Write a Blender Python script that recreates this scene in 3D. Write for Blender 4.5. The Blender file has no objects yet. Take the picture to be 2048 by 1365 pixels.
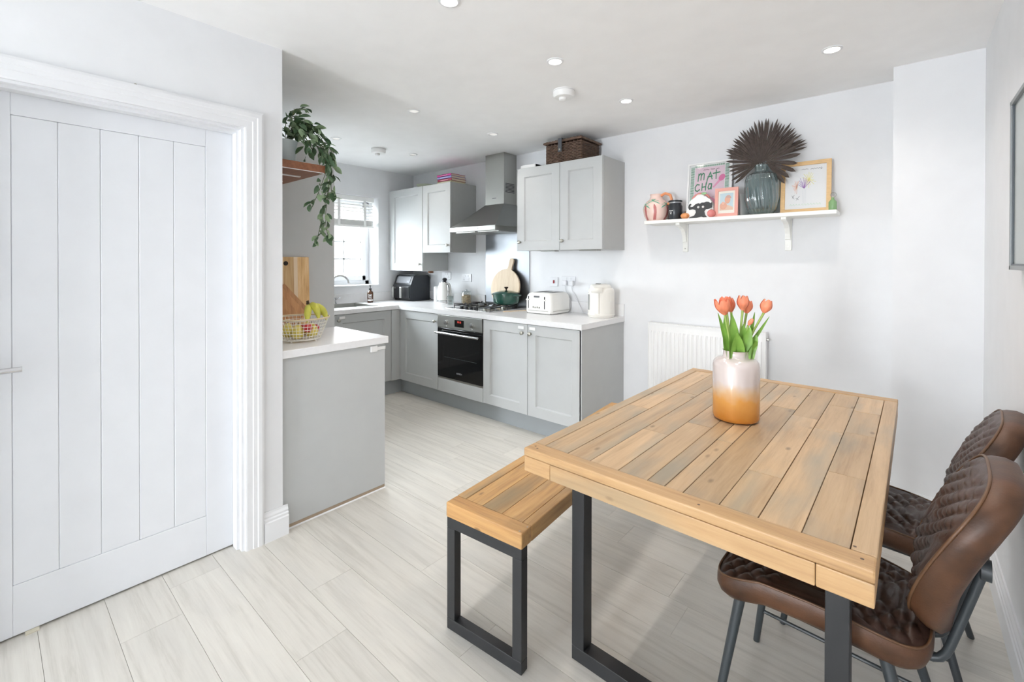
import bpy, math, random
from mathutils import Vector, Matrix
PI = math.pi
random.seed(7)
SC = bpy.context.scene
COL = SC.collection

# ------------------------------------------------------------------ camera
FPX, YAW, PITCH, ROLL, CY = 910.0, 40.714, 0.3211, 0.0839, 529.1
cam = bpy.data.cameras.new('camera')
cam.sensor_fit = 'HORIZONTAL'
cam.sensor_width = 36.0
cam.lens = FPX / 2048 * 36.0
cam.shift_y = -(682.5 - CY) / 2048
cam.clip_start = 0.02
cam_o = bpy.data.objects.new('camera', cam)
COL.objects.link(cam_o)
y_, p_, r_ = (math.radians(a) for a in (YAW, PITCH, ROLL))
Fv = Vector((-math.sin(y_) * math.cos(p_), math.cos(y_) * math.cos(p_), -math.sin(p_)))
Rv = Vector((math.cos(y_), math.sin(y_), 0))
Uv = Rv.cross(Fv)
R2 = Rv * math.cos(r_) + Uv * math.sin(r_)
U2 = Uv * math.cos(r_) - Rv * math.sin(r_)
M = Matrix((R2, U2, -Fv)).transposed().to_4x4()
M.translation = Vector((0, 0, 1.36))
cam_o.matrix_world = M
SC.camera = cam_o

# ------------------------------------------------------------------ world, daylight, exposure
W = bpy.data.worlds.new('sky')
SC.world = W
W.use_nodes = True
bg = W.node_tree.nodes['Background']
bg.inputs[0].default_value = (0.90, 0.95, 1.0, 1)
bg.inputs[1].default_value = 48.0
SC.view_settings.view_transform = 'Standard'
SC.view_settings.look = 'None'
SC.view_settings.gamma = 1.0
SC.view_settings.use_curve_mapping = False
SC.view_settings.exposure = -0.17
SC.cycles.max_bounces = 12
SC.cycles.diffuse_bounces = 7
SC.cycles.transparent_max_bounces = 16
SC.cycles.caustics_reflective = False
SC.cycles.caustics_refractive = False


def portal(name, loc, rot, sx, sy):
    l = bpy.data.lights.new(name, 'AREA')
    l.shape = 'RECTANGLE'
    l.size, l.size_y = sx, sy
    l.cycles.is_portal = True
    o = bpy.data.objects.new(name, l)
    COL.objects.link(o)
    o.location = loc
    o.rotation_euler = rot


portal('patio_daylight', (-1.2, -4.82, 1.05), (PI / 2, 0, 0), 0.85, 2.1)
portal('window_daylight', (-4.82, 2.07, 1.59), (0, -PI / 2, 0), 0.99, 1.75)

# ------------------------------------------------------------------ materials
MATS = {}


def lin(c):
    return tuple((v / 255 / 12.92) if v / 255 <= 0.04045 else ((v / 255 + 0.055) / 1.055) ** 2.4 for v in c)


def mat(name, rgb, rough=0.5, metal=0.0, bump=0.0, bscale=60.0, var=0.0, vscale=8.0, spec=0.5, emis=None, estr=0.0, coat=0.0,
        stretch=(1, 1, 1)):
    """principled material: sRGB colour, optional noise variation of the colour and noise relief"""
    if name in MATS:
        return MATS[name]
    m = bpy.data.materials.new(name)
    m.use_nodes = True
    nt = m.node_tree
    b = nt.nodes['Principled BSDF']
    c = lin(rgb) + (1,)
    b.inputs['Base Color'].default_value = c
    b.inputs['Roughness'].default_value = rough
    b.inputs['Metallic'].default_value = metal
    b.inputs['Specular IOR Level'].default_value = spec
    if coat:
        b.inputs['Coat Weight'].default_value = coat
        b.inputs['Coat Roughness'].default_value = 0.1
    if emis:
        b.inputs['Emission Color'].default_value = emis + (1,)
        b.inputs['Emission Strength'].default_value = estr
    tc = nt.nodes.new('ShaderNodeTexCoord')
    mp = nt.nodes.new('ShaderNodeMapping')
    mp.inputs['Scale'].default_value = stretch
    nt.links.new(tc.outputs['Object'], mp.inputs['Vector'])
    n = nt.nodes.new('ShaderNodeTexNoise')
    n.inputs['Scale'].default_value = vscale
    n.inputs['Detail'].default_value = 3
    nt.links.new(mp.outputs[0], n.inputs['Vector'])
    v = max(var, 0.015)
    r = nt.nodes.new('ShaderNodeValToRGB')
    r.color_ramp.elements[0].color = tuple(max(0, x * (1 - v)) for x in c[:3]) + (1,)
    r.color_ramp.elements[1].color = tuple(min(1, x * (1 + v)) for x in c[:3]) + (1,)
    r.color_ramp.elements[0].position = 0.3
    r.color_ramp.elements[1].position = 0.7
    nt.links.new(n.outputs['Fac'], r.inputs[0])
    nt.links.new(r.outputs[0], b.inputs['Base Color'])
    if bump:
        n2 = nt.nodes.new('ShaderNodeTexNoise')
        n2.inputs['Scale'].default_value = bscale
        n2.inputs['Detail'].default_value = 2
        nt.links.new(mp.outputs[0], n2.inputs['Vector'])
        bp = nt.nodes.new('ShaderNodeBump')
        bp.inputs['Strength'].default_value = bump
        bp.inputs['Distance'].default_value = 0.002
        nt.links.new(n2.outputs['Fac'], bp.inputs['Height'])
        nt.links.new(bp.outputs[0], b.inputs['Normal'])
    MATS[name] = m
    return m


def wood(name, light, mid, dark, grey, axis='y', rough=0.5, gscale=1.0, patch=0.45, tint=0.12, knots=True, bump=0.15):
    """plank wood: grain stretched along one axis, weathered grey patches, small dark knots, each piece its own tint"""
    m = bpy.data.materials.new(name)
    m.use_nodes = True
    nt = m.node_tree
    N, L = nt.nodes.new, nt.links.new
    b = nt.nodes['Principled BSDF']
    b.inputs['Roughness'].default_value = rough
    tc, oi = N('ShaderNodeTexCoord'), N('ShaderNodeObjectInfo')
    sc = N('ShaderNodeVectorMath'); sc.operation = 'SCALE'
    sc.inputs[0].default_value = (17.3, 9.1, 5.7)
    L(oi.outputs['Random'], sc.inputs['Scale'])
    ad = N('ShaderNodeVectorMath'); ad.operation = 'ADD'
    L(tc.outputs['Object'], ad.inputs[0]); L(sc.outputs[0], ad.inputs[1])
    mp = N('ShaderNodeMapping')
    s = {'x': (1.3, 22, 22), 'y': (22, 1.3, 22), 'z': (22, 22, 1.3)}[axis]
    mp.inputs['Scale'].default_value = tuple(v * gscale for v in s)
    L(ad.outputs[0], mp.inputs['Vector'])
    g = N('ShaderNodeTexNoise'); g.inputs['Scale'].default_value = 2.2; g.inputs['Detail'].default_value = 6
    g.inputs['Roughness'].default_value = 0.7; g.inputs['Distortion'].default_value = 0.35
    L(mp.outputs[0], g.inputs['Vector'])
    r = N('ShaderNodeValToRGB')
    e = r.color_ramp.elements
    e[0].position, e[1].position = 0.26, 0.78
    e[0].color = lin(dark) + (1,); e[1].color = lin(light) + (1,)
    k = e.new(0.5); k.color = lin(mid) + (1,)
    L(g.outputs['Fac'], r.inputs[0])
    mp2 = N('ShaderNodeMapping')
    mp2.inputs['Scale'].default_value = {'x': (1.6, 6, 6), 'y': (6, 1.6, 6), 'z': (6, 6, 1.6)}[axis]
    L(ad.outputs[0], mp2.inputs['Vector'])
    p = N('ShaderNodeTexNoise'); p.inputs['Scale'].default_value = 1.5; p.inputs['Detail'].default_value = 4
    L(mp2.outputs[0], p.inputs['Vector'])
    pr = N('ShaderNodeValToRGB')
    pr.color_ramp.elements[0].position, pr.color_ramp.elements[1].position = 0.48, 0.70
    pr.color_ramp.elements[0].color = (0, 0, 0, 1)
    pr.color_ramp.elements[1].color = (patch, patch, patch, 1)
    L(p.outputs['Fac'], pr.inputs[0])
    mx = N('ShaderNodeMix'); mx.data_type = 'RGBA'
    L(pr.outputs[0], mx.inputs[0]); L(r.outputs[0], mx.inputs[6]); mx.inputs[7].default_value = lin(grey) + (1,)
    out = mx.outputs[2]
    if knots:
        mp3 = N('ShaderNodeMapping')
        mp3.inputs['Scale'].default_value = {'x': (5, 11, 11), 'y': (11, 5, 11), 'z': (11, 11, 5)}[axis]
        L(ad.outputs[0], mp3.inputs['Vector'])
        vo = N('ShaderNodeTexVoronoi'); vo.inputs['Scale'].default_value = 1.0
        L(mp3.outputs[0], vo.inputs['Vector'])
        kr = N('ShaderNodeValToRGB')
        kr.color_ramp.elements[0].position, kr.color_ramp.elements[1].position = 0.03, 0.10
        kr.color_ramp.elements[0].color = (0.75, 0.75, 0.75, 1); kr.color_ramp.elements[1].color = (0, 0, 0, 1)
        L(vo.outputs['Distance'], kr.inputs[0])
        m2 = N('ShaderNodeMix'); m2.data_type = 'RGBA'
        L(kr.outputs[0], m2.inputs[0]); L(out, m2.inputs[6])
        m2.inputs[7].default_value = tuple(v * 0.45 for v in lin(dark)) + (1,)
        out = m2.outputs[2]
    hs = N('ShaderNodeHueSaturation')
    ma = N('ShaderNodeMapRange')
    ma.inputs['To Min'].default_value = 1 - tint; ma.inputs['To Max'].default_value = 1 + tint
    L(oi.outputs['Random'], ma.inputs['Value'])
    L(ma.outputs[0], hs.inputs['Value']); L(out, hs.inputs['Color'])
    L(hs.outputs[0], b.inputs['Base Color'])
    bp = N('ShaderNodeBump'); bp.inputs['Strength'].default_value = bump; bp.inputs['Distance'].default_value = 0.001
    L(g.outputs['Fac'], bp.inputs['Height']); L(bp.outputs[0], b.inputs['Normal'])
    MATS[name] = m
    return m


def glass(name, rgb, gloss=0.12, rough=0.02, body=0.0):
    """thin clear glass: tinted see-through, a glossy skin, optionally a milky body"""
    m = bpy.data.materials.new(name)
    m.use_nodes = True
    nt = m.node_tree
    N, L = nt.nodes.new, nt.links.new
    nt.nodes.remove(nt.nodes['Principled BSDF'])
    t = N('ShaderNodeBsdfTransparent'); t.inputs[0].default_value = lin(rgb) + (1,)
    g = N('ShaderNodeBsdfGlossy'); g.inputs['Roughness'].default_value = rough
    lw = N('ShaderNodeLayerWeight'); lw.inputs['Blend'].default_value = 0.35
    mr = N('ShaderNodeMapRange'); mr.inputs['To Min'].default_value = gloss * 0.5; mr.inputs['To Max'].default_value = min(1, gloss * 4)
    L(lw.outputs['Facing'], mr.inputs['Value'])
    mx = N('ShaderNodeMixShader')
    L(mr.outputs[0], mx.inputs[0])
    src = t
    if body:
        d = N('ShaderNodeBsdfDiffuse'); d.inputs[0].default_value = lin(rgb) + (1,)
        m0 = N('ShaderNodeMixShader'); m0.inputs[0].default_value = body
        L(t.outputs[0], m0.inputs[1]); L(d.outputs[0], m0.inputs[2]); src = m0
    L(src.outputs[0], mx.inputs[1]); L(g.outputs[0], mx.inputs[2])
    L(mx.outputs[0], nt.nodes['Material Output'].inputs[0])
    MATS[name] = m
    return m


WALL = mat('white_wall_paint', (229, 230, 232), 0.7, bump=0.05, bscale=180, spec=0.3)
CEIL = mat('white_ceiling_paint', (244, 244, 244), 0.8, spec=0.2)
TRIM = mat('white_satin_trim', (229, 230, 232), 0.6, spec=0.25)
DOORM = mat('white_door_paint', (226, 228, 232), 0.55, spec=0.25)
CAB = mat('grey_cabinet', (190, 192, 192), 0.55, spec=0.35)
CABSIDE = mat('grey_cabinet_carcass', (183, 185, 184), 0.5)
PLINTHM = mat('grey_plinth', (165, 170, 173), 0.5)
WORKTOP = mat('white_worktop', (232, 232, 233), 0.25, var=0.02, vscale=40)
STEEL = mat('brushed_steel', (172, 172, 168), 0.34, 1.0, bump=0.08, bscale=30, stretch=(1, 1, 40))
CHROME = mat('chrome', (205, 205, 205), 0.15, 1.0)
SATIN = mat('satin_nickel', (180, 178, 170), 0.3, 1.0)
BLACKM = mat('black_powder_steel', (38, 39, 41), 0.45, bump=0.05, bscale=300)
BLACKG = mat('black_glass', (10, 12, 14), 0.06)
BLACKP = mat('black_plastic', (28, 30, 34), 0.35)
WHITEP = mat('white_plastic', (236, 236, 235), 0.3)
CREAMP = mat('cream_enamel', (240, 239, 235), 0.22, coat=0.4)
DARKGAP = mat('dark_gap', (92, 88, 80), 0.9)
RED = mat('red_light', (190, 40, 40), 0.4, emis=(0.9, 0.12, 0.08), estr=0.8)
TABLEW = wood('reclaimed_pine', (203, 174, 138), (187, 157, 121), (161, 131, 97), (150, 141, 124), 'y', 0.40, 0.8, 0.8, 0.15)
TABLEX = wood('reclaimed_pine_end', (204, 168, 124), (189, 151, 106), (158, 120, 80), (158, 142, 116), 'x', 0.42, 0.8, 0.55, 0.05)
BENCHW = wood('bench_pine', (206, 166, 112), (188, 146, 94), (150, 110, 66), (138, 124, 98), 'y', 0.42, 0.8, 0.7, 0.10)
BENCHX = wood('bench_pine_end', (212, 170, 114), (192, 146, 92), (148, 104, 62), (150, 128, 94), 'x', 0.42, 0.8, 0.4, 0.06)
FLOORW = wood('pale_oak_vinyl', (222, 219, 211), (212, 208, 200), (189, 185, 176), (202, 199, 193), 'x', 0.42, 0.75, 0.55, 0.05, False, 0.05)
SHELFW = wood('walnut_shelf', (150, 98, 66), (132, 82, 54), (108, 64, 42), (120, 80, 56), 'x', 0.45, 1.0, 0.3, 0.05, False)
ACACIA = wood('acacia_strip', (232, 205, 160), (212, 174, 122), (178, 132, 84), (200, 168, 126), 'z', 0.5, 0.9, 0.3, 0.14)
BEECH = wood('pale_beech', (232, 212, 184), (226, 204, 174), (212, 186, 152), (222, 200, 172), 'z', 0.5, 0.7, 0.2, 0.03, False)
OAKF = mat('light_oak_frame', (214, 178, 128), 0.5, var=0.08, vscale=30, stretch=(1, 1, 6))
LEATHER = mat('brown_leather', (82, 54, 36), 0.42, var=0.6, vscale=9, bump=0.18, bscale=220, spec=0.4)
LEATHERQ = mat('dark_quilted_leather', (66, 46, 38), 0.38, var=0.3, vscale=8, bump=0.15, bscale=220, spec=0.45)
PIPING = mat('tan_piping', (98, 68, 44), 0.4, var=0.2)
CHAIRLEG = mat('anthracite_tube', (58, 63, 66), 0.42)
LEAFG = mat('trailing_leaf', (82, 112, 80), 0.5, var=0.35, vscale=40)
LEAFP = mat('pale_trailing_leaf', (140, 164, 128), 0.5, var=0.25, vscale=40)
TULIPG = mat('tulip_leaf_green', (128, 172, 74), 0.45, var=0.2, vscale=30)
STEMG = mat('tulip_stem', (160, 186, 98), 0.5)
TULIPO = mat('tulip_petal', (238, 142, 108), 0.5, var=0.22, vscale=45, stretch=(1, 1, 0.4))
PALM = mat('dried_palm', (80, 70, 65), 0.7, var=0.25, vscale=60, stretch=(1, 1, 1))
WICKER = mat('dark_wicker', (92, 70, 56), 0.6, var=0.4, vscale=40)
GLASSP = glass('window_glass', (248, 250, 250), 0.05)
GLASSJ = glass('clear_jar_glass', (236, 240, 240), 0.14)
GLASSV = glass('teal_vase_glass', (150, 176, 178), 0.2, 0.04, 0.22)


# ------------------------------------------------------------------ geometry helpers
class MB:
    """collects shapes; each build() links them as ONE mesh object"""

    def __init__(s):
        s.v, s.f = [], []

    def box(s, x0, x1, y0, y1, z0, z1):
        n = len(s.v)
        s.v += [(x, y, z) for z in (z0, z1) for y in (y0, y1) for x in (x0, x1)]
        s.f += [tuple(n + i for i in q) for q in ((0, 2, 3, 1), (4, 5, 7, 6), (0, 1, 5, 4), (2, 6, 7, 3), (0, 4, 6, 2), (1, 3, 7, 5))]
        return s

    def quad(s, a, b, c, d):
        n = len(s.v)
        s.v += [tuple(a), tuple(b), tuple(c), tuple(d)]
        s.f.append((n, n + 1, n + 2, n + 3))
        return s

    def grid(s, rows, close_u=False, close_v=False):
        n, h, w = len(s.v), len(rows), len(rows[0])
        for r in rows:
            s.v += [tuple(p) for p in r]
        for i in range(h - (0 if close_v else 1)):
            for j in range(w - (0 if close_u else 1)):
                a, b = i, (i + 1) % h
                c, d = j, (j + 1) % w
                s.f.append((n + a * w + c, n + a * w + d, n + b * w + d, n + b * w + c))
        return s

    def cap(s, pts, flip=False):
        n = len(s.v)
        s.v += [tuple(p) for p in pts]
        s.f.append(tuple(range(n, n + len(pts)))[::-1] if flip else tuple(range(n, n + len(pts))))
        return s

    def lathe(s, prof, c=(0, 0, 0), n=24, axis='z', closed=False):
        """profile of (radius, height) turned round an axis through c"""
        rows = []
        for r, h in prof:
            row = []
            for i in range(n):
                a = 2 * PI * i / n
                p, q = r * math.cos(a), r * math.sin(a)
                row.append({'z': (c[0] + p, c[1] + q, c[2] + h), 'x': (c[0] + h, c[1] + p, c[2] + q), 'y': (c[0] + q, c[1] + h, c[2] + p)}[axis])
            rows.append(row)
        s.grid(rows, close_u=True)
        if not closed:
            if prof[0][0] > 1e-5:
                s.cap(rows[0], True)
            if prof[-1][0] > 1e-5:
                s.cap(rows[-1])
        return s

    def tube(s, pts, r, n=8, closed=False):
        """round bar along points; r may be one radius or one per point"""
        P = [Vector(p) for p in pts]
        k = len(P)
        rr = r if isinstance(r, (list, tuple)) else [r] * k
        rows = []
        up = None
        for i in range(k):
            a = P[i - 1] if (i or closed) else P[i]
            b = P[(i + 1) % k] if (i < k - 1 or closed) else P[i]
            t = (b - a).normalized()
            if up is None:
                up = t.orthogonal().normalized()
            else:
                up = (up - t * up.dot(t))
                up = up.normalized() if up.length > 1e-6 else t.orthogonal().normalized()
            w = t.cross(up)
            rows.append([P[i] + (up * math.cos(2 * PI * j / n) + w * math.sin(2 * PI * j / n)) * rr[i] for j in range(n)])
        s.grid(rows, close_u=True, close_v=closed)
        if not closed:
            s.cap(rows[0], True)
            s.cap(rows[-1])
        return s

    def prism(s, poly, fn0, fn1):
        """a polygon extruded between two mappings of its (a, b) points"""
        n = len(poly)
        A, B = [fn0(a, b) for a, b in poly], [fn1(a, b) for a, b in poly]
        s.cap(A, True)
        s.cap(B)
        for i in range(n):
            j = (i + 1) % n
            s.quad(A[i], A[j], B[j], B[i])
        return s

    def sphere(s, c, r, n=16, m=10, sq=(1, 1, 1)):
        rows = []
        for i in range(m + 1):
            t = PI * i / m
            rr = max(math.sin(t), 1e-4)
            rows.append([(c[0] + sq[0] * r * rr * math.cos(2 * PI * j / n), c[1] + sq[1] * r * rr * math.sin(2 * PI * j / n),
                          c[2] - sq[2] * r * math.cos(t)) for j in range(n)])
        return s.grid(rows, close_u=True)

    def mesh(s, name, off=(0, 0, 0)):
        me = bpy.data.meshes.new(name)
        me.from_pydata([(x - off[0], y - off[1], z - off[2]) for x, y, z in s.v], [], s.f)
        me.validate()
        me.update()
        return me


ORG = {}


def finish(o, smooth, bev, seg=2):
    if smooth:
        o.data.polygons.foreach_set('use_smooth', [True] * len(o.data.polygons))
        if smooth != 'all':
            try:
                o.data.set_sharp_from_angle(angle=math.radians(smooth if isinstance(smooth, (int, float)) and smooth > 1 else 40))
            except Exception:
                pass
    if bev:
        b = o.modifiers.new('edge', 'BEVEL')
        b.width = bev
        b.segments = seg
        b.limit_method = 'ANGLE'
        b.angle_limit = math.radians(40)


def part(name, mb, m, parent, smooth=0, bev=0.0, seg=2, kind=None, label=None):
    """a piece of a thing; geometry given in the same space as the thing was laid out in"""
    org = ORG[parent.name]
    o = bpy.data.objects.new(name, mb.mesh(name, org))
    o.data.materials.append(m)
    COL.objects.link(o)
    o.parent = parent
    ORG[o.name] = org
    finish(o, smooth, bev, seg)
    if kind:
        o['kind'] = kind
    if label:
        o['label'] = label
    return o


def tag(o, label, cat, group=None):
    o['label'] = label
    o['category'] = cat
    if group:
        o['group'] = group
    return o


def thing(name, label, cat, loc, rotz=0.0, group=None, local=False):
    """an Empty at the thing's base; local=True when its parts are laid out in its own frame"""
    o = bpy.data.objects.new(name, None)
    o.empty_display_size = 0.05
    COL.objects.link(o)
    o.location = loc
    o.rotation_euler = (0, 0, rotz)
    ORG[o.name] = (0, 0, 0) if local else tuple(loc)
    return tag(o, label, cat, group)


def single(name, mb, m, label, cat, group=None, smooth=0, bev=0.0, seg=2):
    xs, ys, zs = zip(*mb.v)
    org = ((min(xs) + max(xs)) / 2, (min(ys) + max(ys)) / 2, min(zs))
    o = bpy.data.objects.new(name, mb.mesh(name, org))
    o.data.materials.append(m)
    COL.objects.link(o)
    o.location = org
    ORG[o.name] = org
    finish(o, smooth, bev, seg)
    return tag(o, label, cat, group)


def struct(name, mb, m, label=None, smooth=0, bev=0.0, seg=2):
    o = bpy.data.objects.new(name, mb.mesh(name))
    o.data.materials.append(m)
    COL.objects.link(o)
    ORG[o.name] = (0, 0, 0)
    finish(o, smooth, bev, seg)
    o['kind'] = 'structure'
    if label:
        o['label'] = label
    return o


def copy_tree(o, parent=None):
    c = o.copy()
    COL.objects.link(c)
    c.parent = parent
    for ch in list(o.children):
        copy_tree(ch, c)
    return c


def arc(c, r, a0, a1, n, f):
    return [f(c[0] + r * math.cos(a0 + (a1 - a0) * i / n), c[1] + r * math.sin(a0 + (a1 - a0) * i / n)) for i in range(n + 1)]


def ribbons(lines, w, fn):
    """flat pen strokes: polylines of (a, b) laid on a surface by fn(a, b)"""
    mb = MB()
    for ln in lines:
        for i in range(len(ln) - 1):
            a, b = Vector(ln[i]), Vector(ln[i + 1])
            d = b - a
            if d.length < 1e-6:
                continue
            d.normalize()
            a, b = a - d * w * 0.35, b + d * w * 0.35
            n = Vector((-d.y, d.x)) * w / 2
            mb.quad(fn(*(a - n)), fn(*(b - n)), fn(*(b + n)), fn(*(a + n)))
    return mb

# ------------------------------------------------------------------ room shell
XL, XR, YB, XW, YP, YR, HC = -2.34, 0.30, 3.435, -4.55, 0.97, -4.8, 2.41
floor = struct('floor', MB().box(XW - 0.3, XR + 0.1, YR - 0.05, YB + 0.1, -0.06, -0.004), DARKGAP, 'pale oak plank floor')
joint = {1: -2.10, 3: -1.555, 4: -1.845, 8: -0.637, 0: -1.35, 2: -1.0, 5: -1.15, 6: -2.9, 7: -1.62}
for k in range(-28, 18):
    y0 = 0.126 + 0.187 * k
    y1 = min(y0 + 0.1858, YB)
    y0c = max(y0, YR)
    if y1 - y0c < 0.01:
        continue
    xa = XW if y0 > 0.9 else XL - 0.11
    j = joint.get(k, -4.2 + random.random() * 1.3)
    ends = [xa]
    x = j - 1.3 * 4
    while x < XR:
        if xa + 0.08 < x < XR - 0.05:
            ends.append(x)
        x += 1.3
    ends.append(XR)
    for a, b in zip(ends, ends[1:]):
        o = bpy.data.objects.new('plank', MB().box(a - (a + b) / 2 + 0.0004, b - (a + b) / 2 - 0.0004, -(y1 - y0c) / 2, (y1 - y0c) / 2, -0.004, 0).mesh('plank'))
        o.data.materials.append(FLOORW)
        COL.objects.link(o)
        o.location = ((a + b) / 2, (y0c + y1) / 2, 0)
        o.parent = floor

ceiling = struct('ceiling', MB().box(XW - 0.3, XR + 0.1, YR - 0.1, YB + 0.1, HC, HC + 0.1), CEIL, 'white ceiling with recessed downlights')
struct('wall_back', MB().box(XW - 0.3, XR + 0.1, YB, YB + 0.1, 0, HC), WALL, 'white wall behind the shelf and kitchen run')
struct('wall_right', MB().box(XR, XR + 0.1, YR - 0.1, YB, 0, HC), WALL, 'white wall behind the leather chairs')
struct('wall_pier', MB().box(-0.046, XR, 3.198, YB, 0, HC), WALL, 'white boxed-in pier beside the shelf')
WY0, WY1, WZ0, WZ1 = 1.20, 2.947, 1.095, 2.086
struct('wall_window', MB().box(XW - 0.28, XW, YP - 0.1, WY0, 0, HC).box(XW - 0.28, XW, WY1, YB, 0, HC)
       .box(XW - 0.28, XW, WY0, WY1, 0, WZ0).box(XW - 0.28, XW, WY0, WY1, WZ1, HC), WALL, 'white wall holding the kitchen window')
DY0, DY1, DZ = -0.066, 0.795, 1.985
struct('wall_left', MB().box(XL - 0.11, XL, YR - 0.1, DY0, 0, HC).box(XL - 0.11, XL, DY1, YP, 0, HC).box(XL - 0.11, XL, DY0, DY1, DZ, HC),
       WALL, 'white wall holding the panelled door')
struct('wall_partition', MB().box(XW, XL - 0.11, YP - 0.1, YP, 0, HC), WALL, 'white wall behind the fruit basket')
struct('wall_rear', MB().box(XL, -1.625, YR - 0.1, YR, 0, HC).box(-0.775, XR, YR - 0.1, YR, 0, HC).box(-1.625, -0.775, YR - 0.1, YR, 2.1, HC),
       WALL, 'white wall with the patio opening')
pf = MB()
for x in (-1.625, -0.835):
    pf.box(x, x + 0.06, YR - 0.08, YR - 0.02, 0, 2.1)
pf.box(-1.625, -0.775, YR - 0.08, YR - 0.02, 2.04, 2.1)
struct('door_2', pf, TRIM, 'white patio door frame')


def skirting(name, a, b, side, flat):
    """moulded skirting board; side = direction of the room: +x, -x, -y"""
    prof = [(0, 0), (0.02, 0), (0.02, 0.092), (0.016, 0.097), (0.016, 0.108), (0.012, 0.113), (0.012, 0.122), (0.007, 0.134), (0.006, 0.143), (0, 0.143)]
    if side == '+x':
        f = lambda t: (lambda p, q: (flat + p, t, q))
    elif side == '-x':
        f = lambda t: (lambda p, q: (flat - p, t, q))
    else:
        f = lambda t: (lambda p, q: (t, flat - p, q))
    struct(name, MB().prism(prof, f(a), f(b)), TRIM)


skirting('baseboard_left', 0.879, 0.992, '+x', XL)
skirting('baseboard_right', YR, 3.178, '-x', XR)
skirting('baseboard_pier', -0.046, 0.28, '-y', 3.198)
skirting('baseboard_back', -1.735, -0.046, '-y', YB)

# panelled door with its lining and architrave
d = struct('door_1', MB().box(-2.462, -2.42, DY0 + 0.012, 0.065, 0.008, 1.974).box(-2.462, -2.42, 0.665, 0.784, 0.008, 1.974)
           .box(-2.462, -2.42, 0.065, 0.665, 1.885, 1.974).box(-2.462, -2.42, 0.065, 0.665, 0.008, 0.19), DOORM,
           'white panelled door with vertical grooves', bev=0.002)
g = [0.065, 0.185, 0.305, 0.425, 0.545, 0.665]
for a, b in zip(g, g[1:]):
    part('panel', MB().box(-2.458, -2.4225, a + 0.0003, b - 0.0003, 0.1903, 1.8847), DOORM, d, bev=0.0024, seg=1)
struct('hall_light_block', MB().box(-2.62, -2.56, -0.3, 0.95, 0, 2.2).box(-2.56, -2.45, -0.3, -0.29, 0, 2.2).box(-2.56, -2.45, 0.86, 0.87, 0, 2.2).box(-2.56, -2.45, -0.3, 0.87, 2.19, 2.2), mat('light_block_grey', (120, 118, 114), 0.9), 'unseen box added behind the panelled door to block light')  # added unseen box, keeps sky light from leaking through the door gaps
h = part('door_handle', MB().tube([(-2.352, -0.045, 0.979), (-2.352, 0.088, 0.979)], 0.0095, 14), CHROME, d, smooth=1, bev=0.0015)
part('handle_neck', MB().tube([(-2.42, -0.03, 0.979), (-2.352, -0.03, 0.979)], 0.0095, 12), CHROME, h, smooth=1)
part('handle_rose', MB().lathe([(0.026, 0), (0.026, 0.008), (0.02, 0.01)], (-2.42, -0.03, 0.979), 24, 'x'), CHROME, h, smooth=1)
ln = MB()
for yy, sg in ((DY1, 1), (DY0, -1)):
    ln.box(XL - 0.12, XL - 0.001, *sorted((yy - sg * 0.0105, yy + sg * 0.0035)), 0, DZ - 0.0095)
    ln.box(-2.418, XL - 0.03, *sorted((yy - sg * 0.022, yy - sg * 0.0105)), 0, DZ - 0.022)
ln.box(XL - 0.12, XL - 0.001, DY0 - 0.0035, DY1 + 0.0035, DZ - 0.0095, DZ + 0.003)
ln.box(-2.418, XL - 0.03, DY0 + 0.0105, DY1 - 0.0105, DZ - 0.022, DZ - 0.0095)
struct('trim_1', ln, TRIM, 'white door lining')
arp = [(0, 0), (0.014, 0), (0.016, 0.006), (0.016, 0.03), (0.019, 0.033), (0.019, 0.05), (0.022, 0.054), (0.022, 0.07), (0.018, 0.08), (0, 0.08)]
ar = MB()
for yy, sg in ((DY1 + 0.002, 1), (DY0 - 0.002, -1)):
    ar.prism(arp, lambda p, q: (XL + p, yy + sg * q, 0), lambda p, q: (XL + p, yy + sg * q, DZ + q))
ar.prism(arp, lambda p, q: (XL + p, DY0 - 0.002 - q, DZ + q), lambda p, q: (XL + p, DY1 + 0.002 + q, DZ + q))
struct('trim_2', ar, TRIM, 'white moulded architrave round the door')
single('door_wedge', MB().prism([(0, 0), (0.10, 0), (0.10, 0.024), (0, 0.004)], lambda p, q: (-2.405 - p + 0.0, 0.095, q), lambda p, q: (-2.405 - p, 0.131, q)),
       mat('pale_rubber', (206, 200, 182), 0.7), 'small pale rubber wedge under the panelled door', 'door wedge', bev=0.002)
single('wall_screw', MB().lathe([(0.0045, 0), (0.0045, 0.004), (0.002, 0.006)], (XL, 0.40, 2.07), 10, 'x'), SATIN,
       'tiny dark screw in the white wall above the panelled door', 'screw')

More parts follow.
